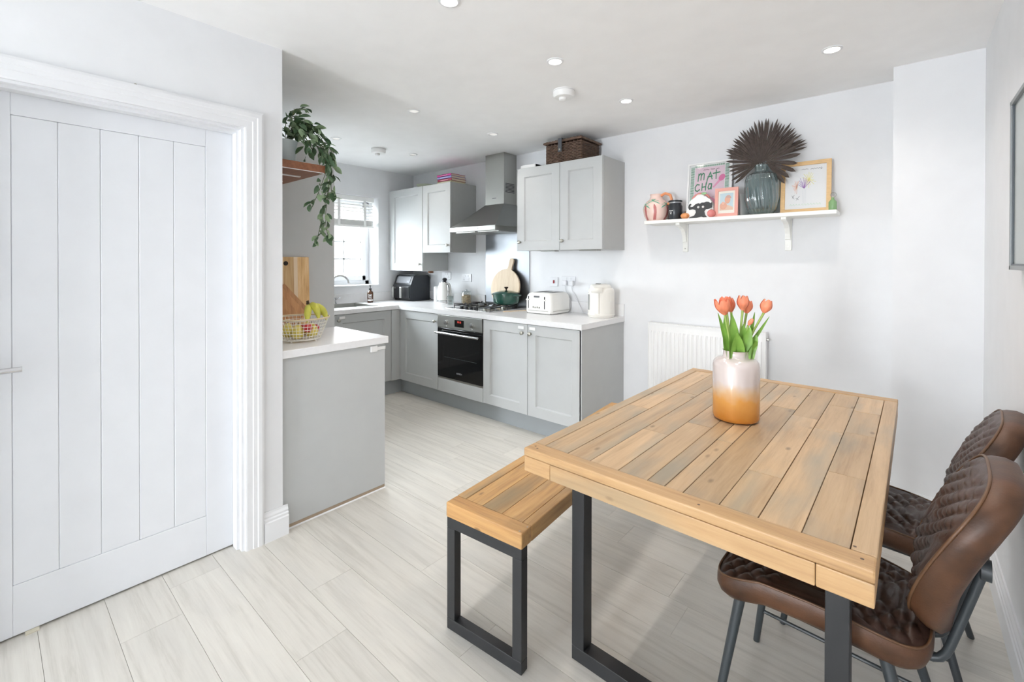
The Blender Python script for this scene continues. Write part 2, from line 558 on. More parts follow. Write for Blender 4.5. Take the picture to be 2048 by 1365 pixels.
# kitchen window
wn = struct('window_1', MB().box(-4.81, -4.75, WY0, WY0 + 0.05, WZ0, WZ1).box(-4.81, -4.75, WY1 - 0.05, WY1, WZ0, WZ1)
            .box(-4.81, -4.75, WY0, WY1, WZ0, WZ0 + 0.05).box(-4.81, -4.75, WY0, WY1, WZ1 - 0.05, WZ1).box(-4.81, -4.75, 2.32, 2.38, WZ0, WZ1).box(-4.81, -4.75, 1.74, 1.80, WZ0, WZ1),
            TRIM, 'white framed kitchen window', bev=0.004)
for a, b in ((WY0 + 0.05, 1.74), (1.80, 2.32), (2.38, WY1 - 0.05)):
    s = part('sash', MB().box(-4.80, -4.735, a, a + 0.045, WZ0 + 0.05, WZ1 - 0.05).box(-4.80, -4.735, b - 0.045, b, WZ0 + 0.05, WZ1 - 0.05)
             .box(-4.80, -4.735, a, b, WZ0 + 0.05, WZ0 + 0.105).box(-4.80, -4.735, a, b, WZ1 - 0.105, WZ1 - 0.05), TRIM, wn, bev=0.004)
    m0 = (a + b) / 2
    for z in (1.39, 1.585, 1.78):
        part('glazing_bar', MB().box(-4.776, -4.76, a + 0.045, b - 0.045, z - 0.008, z + 0.008), TRIM, s)
    part('glazing_bar', MB().box(-4.776, -4.76, m0 - 0.008, m0 + 0.008, WZ0 + 0.1, WZ1 - 0.1), TRIM, s)
    part('pane', MB().box(-4.772, -4.766, a + 0.045, b - 0.045, WZ0 + 0.1, WZ1 - 0.1), GLASSP, s)
    part('gasket', MB().box(-4.766, -4.758, b - 0.0495, b - 0.0445, WZ0 + 0.105, WZ1 - 0.105), mat('dark_gasket', (96, 92, 96), 0.6), s)
part('window_sill', MB().box(-4.76, XW + 0.015, WY0 - 0.02, WY1 + 0.02, WZ0 - 0.012, WZ0 + 0.006), TRIM, wn, bev=0.003)
SLAT = mat('blind_slat', (240, 240, 238), 0.5)
bl = thing('venetian_blind', 'white slatted blind drawn halfway up the kitchen window', 'blind', (-4.62, 2.35, 1.74))
part('head_rail', MB().box(-4.65, -4.59, WY0 + 0.02, 2.915, 2.035, WZ1 - 0.001), SLAT, bl, bev=0.003)
for i in range(6):
    z = 1.995 - 0.036 * i
    part('slat', MB().quad((-4.644, WY0 + 0.03, z + 0.012), (-4.596, WY0 + 0.03, z - 0.008), (-4.596, 2.91, z - 0.008), (-4.644, 2.91, z + 0.012))
         .quad((-4.644, WY0 + 0.03, z + 0.009), (-4.644, 2.91, z + 0.009), (-4.596, 2.91, z - 0.011), (-4.596, WY0 + 0.03, z - 0.011)), SLAT, bl)
for i in range(10):
    z = 1.768 + 0.0055 * i
    part('slat', MB().box(-4.645, -4.595, WY0 + 0.03, 2.91 + 0.002 * (i % 3), z, z + 0.0035), SLAT, bl)
part('bottom_rail', MB().box(-4.646, -4.594, WY0 + 0.03, 2.916, 1.742, 1.766), SLAT, bl, bev=0.003)
for y in (1.95, 2.36, 2.49, 2.80):
    part('ladder_tape', MB().box(-4.592, -4.590, y - 0.016, y + 0.016, 1.75, 2.04), SLAT, bl)
part('pull_cord', MB().tube([(-4.588, 2.885, 2.04), (-4.586, 2.885, 1.66)], 0.002, 6).lathe([(0.001, 0), (0.006, 0.01), (0.006, 0.03), (0.001, 0.035)], (-4.586, 2.885, 1.44), 8)
     .tube([(-4.586, 2.885, 1.66), (-4.586, 2.887, 1.47)], 0.0015, 5), SLAT, bl)
# the house across the way
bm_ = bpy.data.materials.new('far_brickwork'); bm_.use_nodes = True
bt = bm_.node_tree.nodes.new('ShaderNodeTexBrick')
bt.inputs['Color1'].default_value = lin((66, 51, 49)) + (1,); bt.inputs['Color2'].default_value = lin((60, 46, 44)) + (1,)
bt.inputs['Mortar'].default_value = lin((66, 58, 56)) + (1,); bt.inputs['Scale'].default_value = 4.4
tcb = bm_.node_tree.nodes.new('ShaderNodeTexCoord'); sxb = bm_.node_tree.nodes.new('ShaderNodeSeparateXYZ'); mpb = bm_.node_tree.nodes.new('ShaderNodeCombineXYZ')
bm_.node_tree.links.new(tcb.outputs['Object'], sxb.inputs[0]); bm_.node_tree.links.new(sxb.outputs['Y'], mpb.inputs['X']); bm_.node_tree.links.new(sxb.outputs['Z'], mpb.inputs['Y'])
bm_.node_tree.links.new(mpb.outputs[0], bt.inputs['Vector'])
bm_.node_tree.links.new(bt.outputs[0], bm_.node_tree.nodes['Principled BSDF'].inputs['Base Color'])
hs = thing('neighbour_house', 'pink brick house seen through the kitchen window', 'house', (-11.3, 4.0, -0.3))
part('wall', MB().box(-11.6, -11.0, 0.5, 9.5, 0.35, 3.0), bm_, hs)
part('plinth', MB().box(-11.6, -10.95, 0.5, 9.5, -0.3, 0.35), mat('pale_render', (214, 208, 198), 0.8), hs)
part('roof', MB().prism([(-12.8, 3.0), (-10.7, 3.0), (-12.8, 4.4)], lambda p, q: (p, 0.4, q), lambda p, q: (p, 9.6, q)), mat('roof_tile_grey', (120, 110, 106), 0.8), hs)
struct('ground', MB().box(-30, XW - 0.28, -14, 20, -0.42, -0.3), mat('pale_paving', (190, 188, 184), 0.9), 'pale paving outside')


# ------------------------------------------------------------------ cabinets
def shaker_door(parent, face, u0, u1, z0, z1, pos, fr=0.078, th=0.02, knob=None, lock=None):
    """framed door: face '-y' or '+x', pos = plane of its back; returns the door"""
    mp = (lambda u, z, w: (u, pos - w, z)) if face == '-y' else (lambda u, z, w: (pos + w, u, z))
    g_ = 0.0018
    u0, u1, z0, z1 = u0 + g_, u1 - g_, z0 + g_, z1 - g_
    o_ = [(u0, z0), (u1, z0), (u1, z1), (u0, z1)]
    i_ = [(u0 + fr, z0 + fr), (u1 - fr, z0 + fr), (u1 - fr, z1 - fr), (u0 + fr, z1 - fr)]
    c_ = [(u0 + fr + 0.009, z0 + fr + 0.009), (u1 - fr - 0.009, z0 + fr + 0.009), (u1 - fr - 0.009, z1 - fr - 0.009), (u0 + fr + 0.009, z1 - fr - 0.009)]
    mb = MB()
    ring = lambda pts, w: [mp(u, z, w) for u, z in pts]
    e_ = [(u0 + 0.0015, z0 + 0.0015), (u1 - 0.0015, z0 + 0.0015), (u1 - 0.0015, z1 - 0.0015), (u0 + 0.0015, z1 - 0.0015)]
    i2 = [(u0 + fr + 0.002, z0 + fr + 0.002), (u1 - fr - 0.002, z0 + fr + 0.002), (u1 - fr - 0.002, z1 - fr - 0.002), (u0 + fr + 0.002, z1 - fr - 0.002)]
    mb.grid([ring(o_, 0), ring(o_, th - 0.0015), ring(e_, th), ring(i_, th), ring(i2, th - 0.003), ring(c_, th - 0.011)], close_u=True)
    mb.cap(ring(o_, 0), face == '-y')
    dr = part('door', mb, CAB, parent)
    part('door_panel', MB().box(*sorted_box(mp(c_[0][0] - 0.002, c_[0][1] - 0.002, th - 0.017), mp(c_[2][0] + 0.002, c_[2][1] + 0.002, th - 0.0108))), CAB, dr)
    if knob:
        base = mp(knob[0], knob[1], th)
        prof = [(0.009, 0), (0.007, 0.006), (0.006, 0.012), (0.011, 0.016), (0.0155, 0.021), (0.015, 0.027), (0.009, 0.031), (0.001, 0.032)]
        if face == '-y':
            k_ = MB().lathe([(r, -hh) for r, hh in prof], base, 18, 'y')
        else:
            k_ = MB().lathe(prof, base, 18, 'x')
        part('knob', k_, SATIN, dr, smooth=60)
    if lock:
        a = mp(lock[0] - 0.03, lock[1] - 0.013, th); b = mp(lock[0] + 0.03, lock[1] + 0.013, th + 0.008)
        part('child_lock', MB().box(*sorted_box(a, b)), WHITEP, dr, bev=0.004)
    return dr


def sorted_box(a, b):
    return [v for i in range(3) for v in (min(a[i], b[i]), max(a[i], b[i]))]


FY = 2.79          # front plane of the base doors
XE = -1.742        # end of the run
t = thing('base_cabinet', 'grey double base cabinet with white child locks beneath the toaster', 'cabinet', (-2.236, 3.1, 0.15))
part('body', MB().box(-2.728, XE - 0.0185, FY + 0.02, YB - 0.003, 0.15, 0.8715), CABSIDE, t)
shaker_door(t, '-y', -2.728, -2.239, 0.15, 0.868, FY + 0.02, knob=(-2.287, 0.797), lock=(-2.302, 0.838))
shaker_door(t, '-y', -2.239, XE - 0.004, 0.15, 0.868, FY + 0.02, knob=(-2.206, 0.797), lock=(-2.188, 0.838))
part('end_panel', MB().box(XE - 0.018, XE, FY, YB - 0.003, 0.0, 0.8715), CAB, t, bev=0.001)
t = thing('base_cabinet', 'grey single door base cabinet in the corner next to the oven', 'cabinet', (-3.62, 3.1, 0.15))
part('body', MB().box(-4.54, -3.3215, FY + 0.02, YB - 0.003, 0.15, 0.8715), CABSIDE, t)
shaker_door(t, '-y', -3.905, -3.3215, 0.15, 0.868, FY + 0.02, knob=(-3.353, 0.797))
t = thing('base_cabinet', 'grey base cabinet with one child lock below the kitchen sink', 'cabinet', (-4.25, 2.0, 0.15))
part('body', MB().box(-4.54, -3.96, 1.0, FY + 0.018, 0.15, 0.74).box(-3.98, -3.96, 1.0, FY + 0.018, 0.74, 0.8715), CABSIDE, t)
shaker_door(t, '+x', 2.09, 2.70, 0.15, 0.868, -3.96, knob=(2.125, 0.815), lock=(2.165, 0.838))
shaker_door(t, '+x', 1.49, 2.09, 0.15, 0.868, -3.96, knob=(1.53, 0.815))
part('corner_post', MB().box(-3.96, -3.927, 2.70, 2.808, 0.15, 0.868), CAB, t, bev=0.002)
part('corner_post', MB().box(-3.927, -3.908, 2.792, 2.808, 0.15, 0.868), CAB, t, bev=0.002)
single('plinth_board', MB().box(-3.99, XE - 0.02, 2.862, 2.88, 0, 0.149), PLINTHM, 'long grey plinth board below the oven and base cabinets', 'plinth')
single('plinth_board', MB().box(-4.01, -3.992, 1.0, 2.88, 0, 0.149), PLINTHM, 'grey plinth board below the sink cabinet', 'plinth')

# oven in its housing
ov = thing('built_in_oven', 'built-in steel oven with dark glass door and red clock', 'oven', (-3.024, 3.1, 0.15))
OX0, OX1 = -3.3195, -2.7295
part('housing', MB().box(OX0, OX1, FY + 0.022, YB - 0.01, 0.15, 0.8715), CABSIDE, ov)
part('filler_panel', MB().box(OX0 + 0.001, OX1 - 0.001, FY, FY + 0.021, 0.15, 0.272), CAB, ov, bev=0.0015)
part('bottom_trim', MB().box(OX0 + 0.002, OX1 - 0.002, FY + 0.003, FY + 0.021, 0.274, 0.288), STEEL, ov)
cp = part('control_panel', MB().box(OX0 + 0.002, OX1 - 0.002, FY - 0.008, FY + 0.021, 0.75, 0.866), STEEL, ov, bev=0.002)
part('clock_display', MB().box(-3.078, -2.958, FY - 0.0095, FY - 0.0075, 0.772, 0.834), BLACKG, cp)
dg = MB()
for i in range(4):
    x = -3.04 + 0.011 * i + (0.006 if i > 1 else 0)
    dg.box(x, x + 0.002, FY - 0.0102, FY - 0.0094, 0.809, 0.823).box(x + 0.006, x + 0.008, FY - 0.0102, FY - 0.0094, 0.809, 0.823)
    dg.box(x, x + 0.008, FY - 0.0102, FY - 0.0094, 0.822, 0.824).box(x, x + 0.008, FY - 0.0102, FY - 0.0094, 0.808, 0.810)
part('clock_digits', dg, RED, cp)
for x in (-3.19, -2.853):
    part('dial', MB().lathe([(0.021, 0), (0.021, -0.004), (0.018, -0.018), (0.001, -0.02)], (x, FY - 0.008, 0.80), 20, 'y'), CHROME, cp, smooth=40)
    part('dial_mark', MB().lathe([(0.006, 0), (0.006, -0.001)], (x, FY - 0.008, 0.768), 12, 'y'), WHITEP, cp)
dr = part('oven_door', MB().box(OX0 + 0.003, OX1 - 0.003, FY - 0.006, FY + 0.021, 0.29, 0.745), BLACKG, ov, bev=0.002)
part('handle', MB().tube([(-3.30, FY - 0.048, 0.705), (-2.82 + 0.072, FY - 0.048, 0.705)], 0.0115, 12), CHROME, dr, smooth=1)
for x in (-3.27, -2.78):
    part('handle_post', MB().box(x - 0.008, x + 0.008, FY - 0.048, FY - 0.005, 0.698, 0.712), CHROME, dr)
part('oven_shelf', MB().box(-3.22, -2.80, FY - 0.0066, FY - 0.0062, 0.478, 0.482), mat('dim_rack', (52, 62, 64), 0.3), dr)
fc = bpy.data.curves.new('logo_lettering', 'FONT'); fc.body = 'BOSCH'; fc.size = 0.022; fc.align_x = 'CENTER'
ft = bpy.data.objects.new('logo_text', fc); fo = bpy.data.objects.new('logo_lettering', bpy.data.meshes.new_from_object(ft)); bpy.data.objects.remove(ft)
COL.objects.link(fo); fo.data.materials.clear(); fo.data.materials.append(mat('logo_grey', (170, 174, 176), 0.4))
fo.parent = dr
fo.location = Vector((-3.02, FY - 0.0068, 0.342)) - Vector(ORG[ov.name]); fo.rotation_euler = (PI / 2, 0, 0)

# worktops
ZT = 0.912
sl = MB().box(XW, XE + 0.008, FY - 0.016, YB, 0.872, ZT)
sl.box(XW, -3.925, YP, 1.62, 0.872, ZT).box(XW, -4.46, 1.62, FY - 0.016, 0.872, ZT).box(-4.06, -3.925, 1.62, FY - 0.016, 0.872, ZT)
sl.box(-4.46, -4.06, 2.60, FY - 0.016, 0.872, ZT)
single('worktop', sl, WORKTOP, 'white worktop running round the kitchen corner', 'worktop')
for nm_, a_ in (('white upstand behind the kettle and air fryer', (XW + 0.018, -3.312, YB - 0.018, YB - 0.001, ZT + 0.0003, 1.012)), ('white upstand behind the toaster', (-2.729, XE + 0.008, YB - 0.018, YB - 0.001, ZT + 0.0003, 1.012)),
                ('white upstand below the kitchen window', (XW + 0.001, XW + 0.0175, YP + 0.002, YB - 0.001, ZT + 0.0003, 1.012))):
    single('upstand', MB().box(*a_), WORKTOP, nm_, 'upstand', bev=0.002)
single('splashback', MB().box(-3.311, -2.73, YB - 0.008, YB - 0.001, ZT + 0.001, 1.66), mat('splash_steel', (150, 153, 158), 0.42, 1.0, bump=0.06, bscale=30, stretch=(1, 1, 30)), 'brushed steel splashback panel behind the gas hob', 'splashback')

# sink and tap
sk = thing('kitchen_sink', 'steel inset kitchen sink under the window', 'sink', (-4.26, 2.1, ZT))
bw = MB()
for (x0, x1, y0, y1) in ((-4.46, -4.06, 1.62, 2.10), (-4.46, -4.06, 2.585, 2.615), (-4.475, -4.44, 1.62, 2.615), (-4.08, -4.045, 1.62, 2.615)):
    bw.box(x0, x1, y0, y1, ZT - 0.001, ZT + 0.004)
part('rim', bw, STEEL, sk)
bo = MB().grid([[(-4.44, 2.10, ZT), (-4.08, 2.10, ZT), (-4.08, 2.585, ZT), (-4.44, 2.585, ZT)], [(-4.43, 2.12, 0.76), (-4.09, 2.12, 0.76), (-4.09, 2.575, 0.76), (-4.43, 2.575, 0.76)]], close_u=True)
bo.quad((-4.43, 2.12, 0.76), (-4.09, 2.12, 0.76), (-4.09, 2.575, 0.76), (-4.43, 2.575, 0.76))
part('bowl', bo, STEEL, sk)
tp = thing('mixer_tap', 'curved chrome mixer tap behind the kitchen sink', 'tap', (-4.49, 2.30, ZT))
part('body', MB().lathe([(0.026, 0), (0.026, 0.01), (0.02, 0.02), (0.02, 0.07)], (-4.49, 2.38, ZT + 0.004), 18), CHROME, tp, smooth=40)
part('spout', MB().tube([(-4.49, 2.36, ZT + 0.06), (-4.488, 2.345, 1.12)] + arc((2.43, 1.13), 0.085, PI, 0.35, 10, lambda a, b: (-4.485 + (a - 2.345) * 0.25, a, b)) + [(-4.44, 2.515, 1.13)], 0.011, 10), CHROME, tp, smooth='all')
part('lever', MB().tube([(-4.47, 2.40, ZT + 0.055), (-4.43, 2.41, ZT + 0.07)], 0.007, 8), CHROME, tp, smooth=1)
sb = thing('soap_bottle', 'brown soap bottle with black pump beside the kitchen sink', 'bottle', (-4.42, 2.76, ZT))
AMBER = mat('amber_glass', (74, 42, 22), 0.12, coat=0.5)
part('body', MB().lathe([(0.03, 0), (0.033, 0.006), (0.033, 0.10), (0.029, 0.118), (0.013, 0.13), (0.012, 0.14)], (-4.42, 2.76, ZT), 22), AMBER, sb, smooth=50)
part('pump', MB().lathe([(0.015, 0.14), (0.015, 0.156), (0.005, 0.16), (0.005, 0.18), (0.009, 0.181), (0.009, 0.192)], (-4.42, 2.76, ZT), 14).tube([(-4.42, 2.76, ZT + 0.187), (-4.385, 2.745, ZT + 0.185)], 0.004, 6), BLACKP, sb, smooth=40)
lb = MB().grid([[(-4.42 + 0.0336 * math.cos(a), 2.76 + 0.0336 * math.sin(a), ZT + z) for a in [(-1.5 + 0.2 * i) for i in range(11)]] for z in (0.022, 0.036)])
part('label_band', lb, WHITEP, sb, smooth='all')
fnb = lambda a, b: (-4.42 + 0.0338 * math.cos(-0.6 + a / 0.0336), 2.76 + 0.0338 * math.sin(-0.6 + a / 0.0336), ZT + b)
part('lettering', ribbons([[(-0.022, .07), (-0.022, .09), (-0.012, .09), (-0.012, .07), (-0.022, .07)], [(-0.007, .07), (-0.002, .09), (0.004, .07)], [(-0.004, .077), (0.001, .077)],
                           [(0.008, .07), (0.008, .09)], [(0.016, .09), (0.008, .08), (0.016, .07)], [(-0.02, .045), (-0.02, .06), (-0.008, .06)], [(-0.004, .045), (-0.004, .06), (0.006, .052)],
                           [(0.010, .045), (0.010, .06)]], 0.0035, fnb), WHITEP, sb)

# wall cabinets
def wall_unit(label, x0, x1, z0, z1, doors):
    t = thing('wall_cabinet', label, 'cabinet', ((x0 + x1) / 2, 3.25, z0))
    part('body', MB().box(x0, x1, 3.091, YB - 0.002, z0, z1), CABSIDE, t, bev=0.0008)
    for a, b, kx in doors:
        shaker_door(t, '-y', a, b, z0 - 0.002, z1, 3.09, knob=(kx, z0 + 0.073))
    return t


t = wall_unit('grey double wall cabinet carrying the wicker basket', -2.585, -1.737, 1.458, 2.175, ((-2.585, -2.130, -2.545), (-2.130, -1.737, -2.098)))
part('under_light', MB().box(-2.34, -2.20, 3.10, 3.16, 1.447, 1.457), STEEL, t)
part('under_light', MB().box(-1.96, -1.80, 3.10, 3.16, 1.447, 1.457), STEEL, t)
wall_unit('grey wall cabinet beside the extractor hood carrying the books', -3.904, -3.462, 1.455, 2.170, ((-3.904, -3.462, -3.492),))
t = wall_unit('taller grey wall cabinet above the black air fryer', -4.50, -3.908, 1.260, 2.172, ((-4.50, -3.908, -3.945),))
part('filler_strip', MB().box(-4.548, -4.502, 3.085, 3.12, 1.260, 2.172), CAB, t)
part('flue_pipe', MB().tube([(-4.05, 3.3, 1.26), (-4.05, 3.3, 1.232)], 0.03, 12).tube([(-3.98, 3.22, 1.26), (-3.98, 3.22, 1.236)], 0.012, 8), mat('brown_pipe', (120, 84, 62), 0.5), t)

# extractor hood
hd = thing('extractor_hood', 'steel chimney extractor hood above the gas hob', 'hood', (-3.02, 3.2, 1.64))
HX0, HX1, HY0 = -3.318, -2.722, 2.935
part('lip', MB().box(HX0, HX1, HY0, YB - 0.002, 1.642, 1.686), STEEL, hd, bev=0.002)
C0 = [(HX0 + 0.004, HY0 + 0.004), (HX1 - 0.004, HY0 + 0.004), (HX1 - 0.004, YB - 0.002), (HX0 + 0.004, YB - 0.002)]
C1 = [(-3.145, 3.245), (-2.895, 3.245), (-2.895, YB - 0.002), (-3.145, YB - 0.002)]
rows = []
for i in range(7):
    f = i / 6
    zz = 1.686 + (1.918 - 1.686) * f
    cf = f ** 0.92
    rows.append([(a[0] + (b[0] - a[0]) * cf, a[1] + (b[1] - a[1]) * cf, zz) for a, b in zip(C0, C1)])
part('canopy', MB().grid(rows, close_u=True).cap(rows[-1]), mat('canopy_steel', (142, 144, 142), 0.36, 1.0, bump=0.08, bscale=30, stretch=(30, 1, 1)), hd, smooth=30)
ch = part('chimney', MB().box(-3.143, -2.897, 3.247, YB - 0.002, 1.918, HC - 0.001), STEEL, hd, bev=0.0015)
for i in range(7):
    z = 2.03 + 0.0135 * i
    part('vent_slot', MB().box(-2.898, -2.8962, 3.268, 3.40, z, z + 0.007), BLACKP, ch)
part('badge', MB().box(-3.05, -3.0, 3.2455, 3.247, 1.975, 1.982), BLACKP, ch)
part('switch_strip', MB().box(-3.12, -2.93, HY0 - 0.002, HY0, 1.655, 1.672), CHROME, hd)
for x in (-3.17, -2.87):
    part('filter', MB().box(x - 0.13, x + 0.13, 3.0, 3.36, 1.636, 1.6425), STEEL, hd)

# gas hob
hb = thing('gas_hob', 'steel four-burner gas hob with black grates', 'hob', (-3.03, 3.13, ZT))
part('plate', MB().box(-3.325, -2.745, 2.885, 3.385, ZT, ZT + 0.008), CHROME, hb, bev=0.003)
for bx, by, br in ((-3.18, 3.02, 0.036), (-2.88, 3.02, 0.045), (-3.18, 3.25, 0.045), (-2.88, 3.25, 0.036)):
    bu = part('burner', MB().lathe([(br + 0.014, 0), (br + 0.012, 0.008), (br, 0.010), (br, 0.02), (0.001, 0.02)], (bx, by, ZT + 0.008), 20), SATIN, hb, smooth=40)
    part('burner_cap', MB().lathe([(br - 0.004, 0.02), (br - 0.004, 0.026), (0.001, 0.028)], (bx, by, ZT + 0.008), 20), BLACKP, bu, smooth=40)
    gr = MB()
    for q in range(4):
        a = PI / 4 + q * PI / 2
        ca, sa = math.cos(a), math.sin(a)
        gr.tube([(bx + 0.125 * ca, by + 0.10 * sa, ZT + 0.010), (bx + 0.125 * ca, by + 0.10 * sa, ZT + 0.043), (bx + 0.03 * ca, by + 0.03 * sa, ZT + 0.046)], 0.005, 6)
    gr.tube([(bx + 0.0885 * sx, by + 0.0707 * sy, ZT + 0.03) for sx, sy in ((-1, -1), (1, -1), (1, 1), (-1, 1))], 0.005, 6, closed=True)
    part('grate', gr, BLACKM, hb)
for i in range(4):
    part('knob', MB().lathe([(0.021, 0), (0.021, 0.004), (0.017, 0.006), (0.016, 0.026), (0.001, 0.027)], (-3.13 + 0.062 * i, 2.918, ZT + 0.008), 18), BLACKP, hb, smooth=40)

# things along the worktop
GREEN = mat('green_enamel', (24, 74, 62), 0.2, coat=0.6, var=0.2, vscale=3)
PX, PY, PZ = -2.838, 3.215, ZT + 0.0515
pt = thing('casserole_pot', 'green enamel casserole pot with lid on the hob', 'pot', (PX, PY, PZ))
part('body', MB().lathe([(0.10, 0), (0.112, 0.006), (0.122, 0.03), (0.126, 0.088), (0.126, 0.094)], (PX, PY, PZ), 32), GREEN, pt, smooth=50)
ld = part('lid', MB().lathe([(0.129, 0.094), (0.129, 0.101), (0.115, 0.108), (0.06, 0.122), (0.02, 0.127), (0.001, 0.128)], (PX, PY, PZ), 32), GREEN, pt, smooth=50)
part('knob', MB().lathe([(0.008, 0.127), (0.007, 0.14), (0.018, 0.150), (0.019, 0.158), (0.001, 0.161)], (PX, PY, PZ), 16), mat('dark_bronze', (60, 48, 38), 0.4, 0.6), ld, smooth=50)
for s in (-1, 1):
    part('handle', MB().tube([(PX + s * 0.120, PY - 0.035, PZ + 0.083), (PX + s * 0.152, PY - 0.028, PZ + 0.085), (PX + s * 0.152, PY + 0.028, PZ + 0.085), (PX + s * 0.120, PY + 0.035, PZ + 0.083)], 0.008, 8), GREEN, pt, smooth='all')

# round serving board leaning on the splashback
def lean(px, py, pz, ang):
    """local (a along x, h up the board, w out towards the room) leaning back by ang"""
    return lambda a, h, w: (px + a, py + h * math.sin(ang) - w * math.cos(ang), pz + h * math.cos(ang) + w * math.sin(ang))


fn = lean(-2.985, 3.350, ZT + 0.009, 0.145)
oc = [(0.185 * math.sin(a), 0.185 - 0.185 * math.cos(a)) for a in [2 * PI * i / 40 for i in range(40)]]
rim, th = [], math.radians(22)
out = []
for i in range(33):
    a = -PI + 0.17 + (2 * PI - 0.34) * i / 32
    out.append((0.185 * math.sin(a + PI) * -1, 0.185 - 0.185 * math.cos(a + PI) * 1))
poly = []
for i in range(37):
    a = 0.16 + (2 * PI - 0.32) * i / 36
    poly.append((0.185 * math.sin(a), 0.185 + 0.185 * math.cos(a)))
cth, sth = math.cos(-0.16), math.sin(-0.16)
poly += [(-0.024, 0.40), (-0.027, 0.455), (-0.022, 0.474), (0, 0.482), (0.022, 0.474), (0.027, 0.455), (0.024, 0.40)]
tilt = 0.20
poly = [(a * math.cos(tilt) + (b - 0.185) * math.sin(tilt), 0.185 - a * math.sin(tilt) + (b - 0.185) * math.cos(tilt)) for a, b in poly]
single('serving_board', MB().prism(poly, lambda a, b: fn(a, b, 0), lambda a, b: fn(a, b, 0.018)), BEECH,
       'round pale wooden serving board with a handle behind the green pot', 'cutting board', bev=0.003)
single('wooden_spatula', MB().prism([(-0.012, 0), (0.012, 0), (0.02, 0.10), (0.009, 0.15), (0.007, 0.26), (-0.007, 0.26), (-0.009, 0.15), (-0.02, 0.10)],
       lambda a, b: (-2.70 + a * 0.5 + b * 0.35, 3.02 + b * 0.9, ZT + 0.001), lambda a, b: (-2.70 + a * 0.5 + b * 0.35, 3.02 + b * 0.9, ZT + 0.008)), BEECH,
       'pale wooden spatula lying between the hob and toaster', 'utensil', bev=0.002)

# toaster
to = thing('toaster', 'cream four-slot toaster with two levers on the worktop', 'toaster', (-2.375, 3.24, ZT))
TX0, TX1, TY0, TY1 = -2.515, -2.235, 3.10, 3.40
sec = []
for z, ins in ((0.006, 0.006), (0.02, 0.0), (0.05, 0.0), (0.12, 0.0), (0.155, 0.006), (0.175, 0.018), (0.182, 0.032)):
    r = 0.03
    ring = []
    for cx, cy, a0 in ((TX1 - ins - r, TY1 - ins - r, 0), (TX0 + ins + r, TY1 - ins - r, PI / 2), (TX0 + ins + r, TY0 + ins + r, PI), (TX1 - ins - r, TY0 + ins + r, 1.5 * PI)):
        ring += [(cx + r * math.cos(a0 + PI / 2 * i / 5), cy + r * math.sin(a0 + PI / 2 * i / 5), ZT + z) for i in range(6)]
    sec.append(ring)
part('body', MB().grid(sec, close_u=True).cap(sec[-1]).cap(sec[0], True), CREAMP, to, smooth=40)
part('base', MB().box(TX0 + 0.012, TX1 - 0.012, TY0 + 0.012, TY1 - 0.012, ZT, ZT + 0.012), mat('grey_rubber', (120, 120, 118), 0.6), to)
part('trim_line', MB().box(TX0 + 0.03, TX1 - 0.03, TY0 - 0.0008, TY0 + 0.004, ZT + 0.026, ZT + 0.030).box(TX1 - 0.004, TX1 + 0.0008, TY0 + 0.03, TY1 - 0.03, ZT + 0.026, ZT + 0.030), SATIN, to)
for x in (-2.455, -2.415, -2.335, -2.295):
    part('slot', MB().box(x - 0.013, x + 0.013, TY0 + 0.06, TY1 - 0.05, ZT + 0.170, ZT + 0.1835), mat('slot_dark', (90, 90, 88), 0.5, 0.5), to)
for x in (-2.478, -2.305):
    part('lever_slot', MB().box(x - 0.004, x + 0.004, TY0 - 0.001, TY0 + 0.003, ZT + 0.045, ZT + 0.15), BLACKP, to)
    part('lever', MB().box(x - 0.016, x + 0.016, TY0 - 0.02, TY0 + 0.001, ZT + 0.115, ZT + 0.127), CREAMP, to, bev=0.004)
part('badge', MB().box(-2.418, -2.362, TY0 - 0.0012, TY0 + 0.006, ZT + 0.142, ZT + 0.156), mat('badge_grey', (120, 120, 122), 0.3, 0.6), to)
for i in range(4):
    part('button', MB().lathe([(0.0075, 0), (0.0075, -0.004), (0.001, -0.005)], (-2.425 + 0.022 * i, TY0, ZT + 0.058 - 0.002 * (i % 2)), 12, 'y'), SATIN, to)

# hot water urn
ux, uy = -1.872, 3.295
ur = thing('hot_water_dispenser', 'cream hot water dispenser at the end of the worktop', 'water boiler', (ux, uy, ZT))
def egg(rx, ry, n=32):
    return [(ux + rx * math.cos(2 * PI * i / n), uy + ry * math.sin(2 * PI * i / n)) for i in range(n)]
URN = mat('urn_cream', (238, 235, 228), 0.3)
part('base', MB().grid([[(x, y, ZT + 0.001) for x, y in egg(0.098, 0.108)], [(x, y, ZT + 0.022) for x, y in egg(0.110, 0.118)], [(x, y, ZT + 0.03) for x, y in egg(0.104, 0.112)]], close_u=True).cap([(x, y, ZT + 0.001) for x, y in egg(0.098, 0.108)], True), URN, ur, smooth=50)
rw = [[(x, y, ZT + z) for x, y in egg(a, b)] for z, a, b in ((0.025, 0.104, 0.112), (0.03, 0.106, 0.114), (0.20, 0.104, 0.112), (0.225, 0.100, 0.108), (0.238, 0.085, 0.092))]
part('body', MB().grid(rw, close_u=True).cap(rw[-1]), URN, ur, smooth=50)
lid = part('lid', MB().grid([[(ux + (x - ux) * s, uy + (y - uy) * s - 0.012, ZT + z) for x, y in egg(0.082, 0.09)] for s, z in ((1, 0.235), (1, 0.252), (0.9, 0.264), (0.5, 0.270), (0.02, 0.271))], close_u=True), URN, ur, smooth=50)
part('lid_button', MB().box(ux - 0.02, ux + 0.02, uy - 0.06, uy - 0.035, ZT + 0.262, ZT + 0.2735), mat('button_grey', (110, 110, 108), 0.4), lid, bev=0.003)
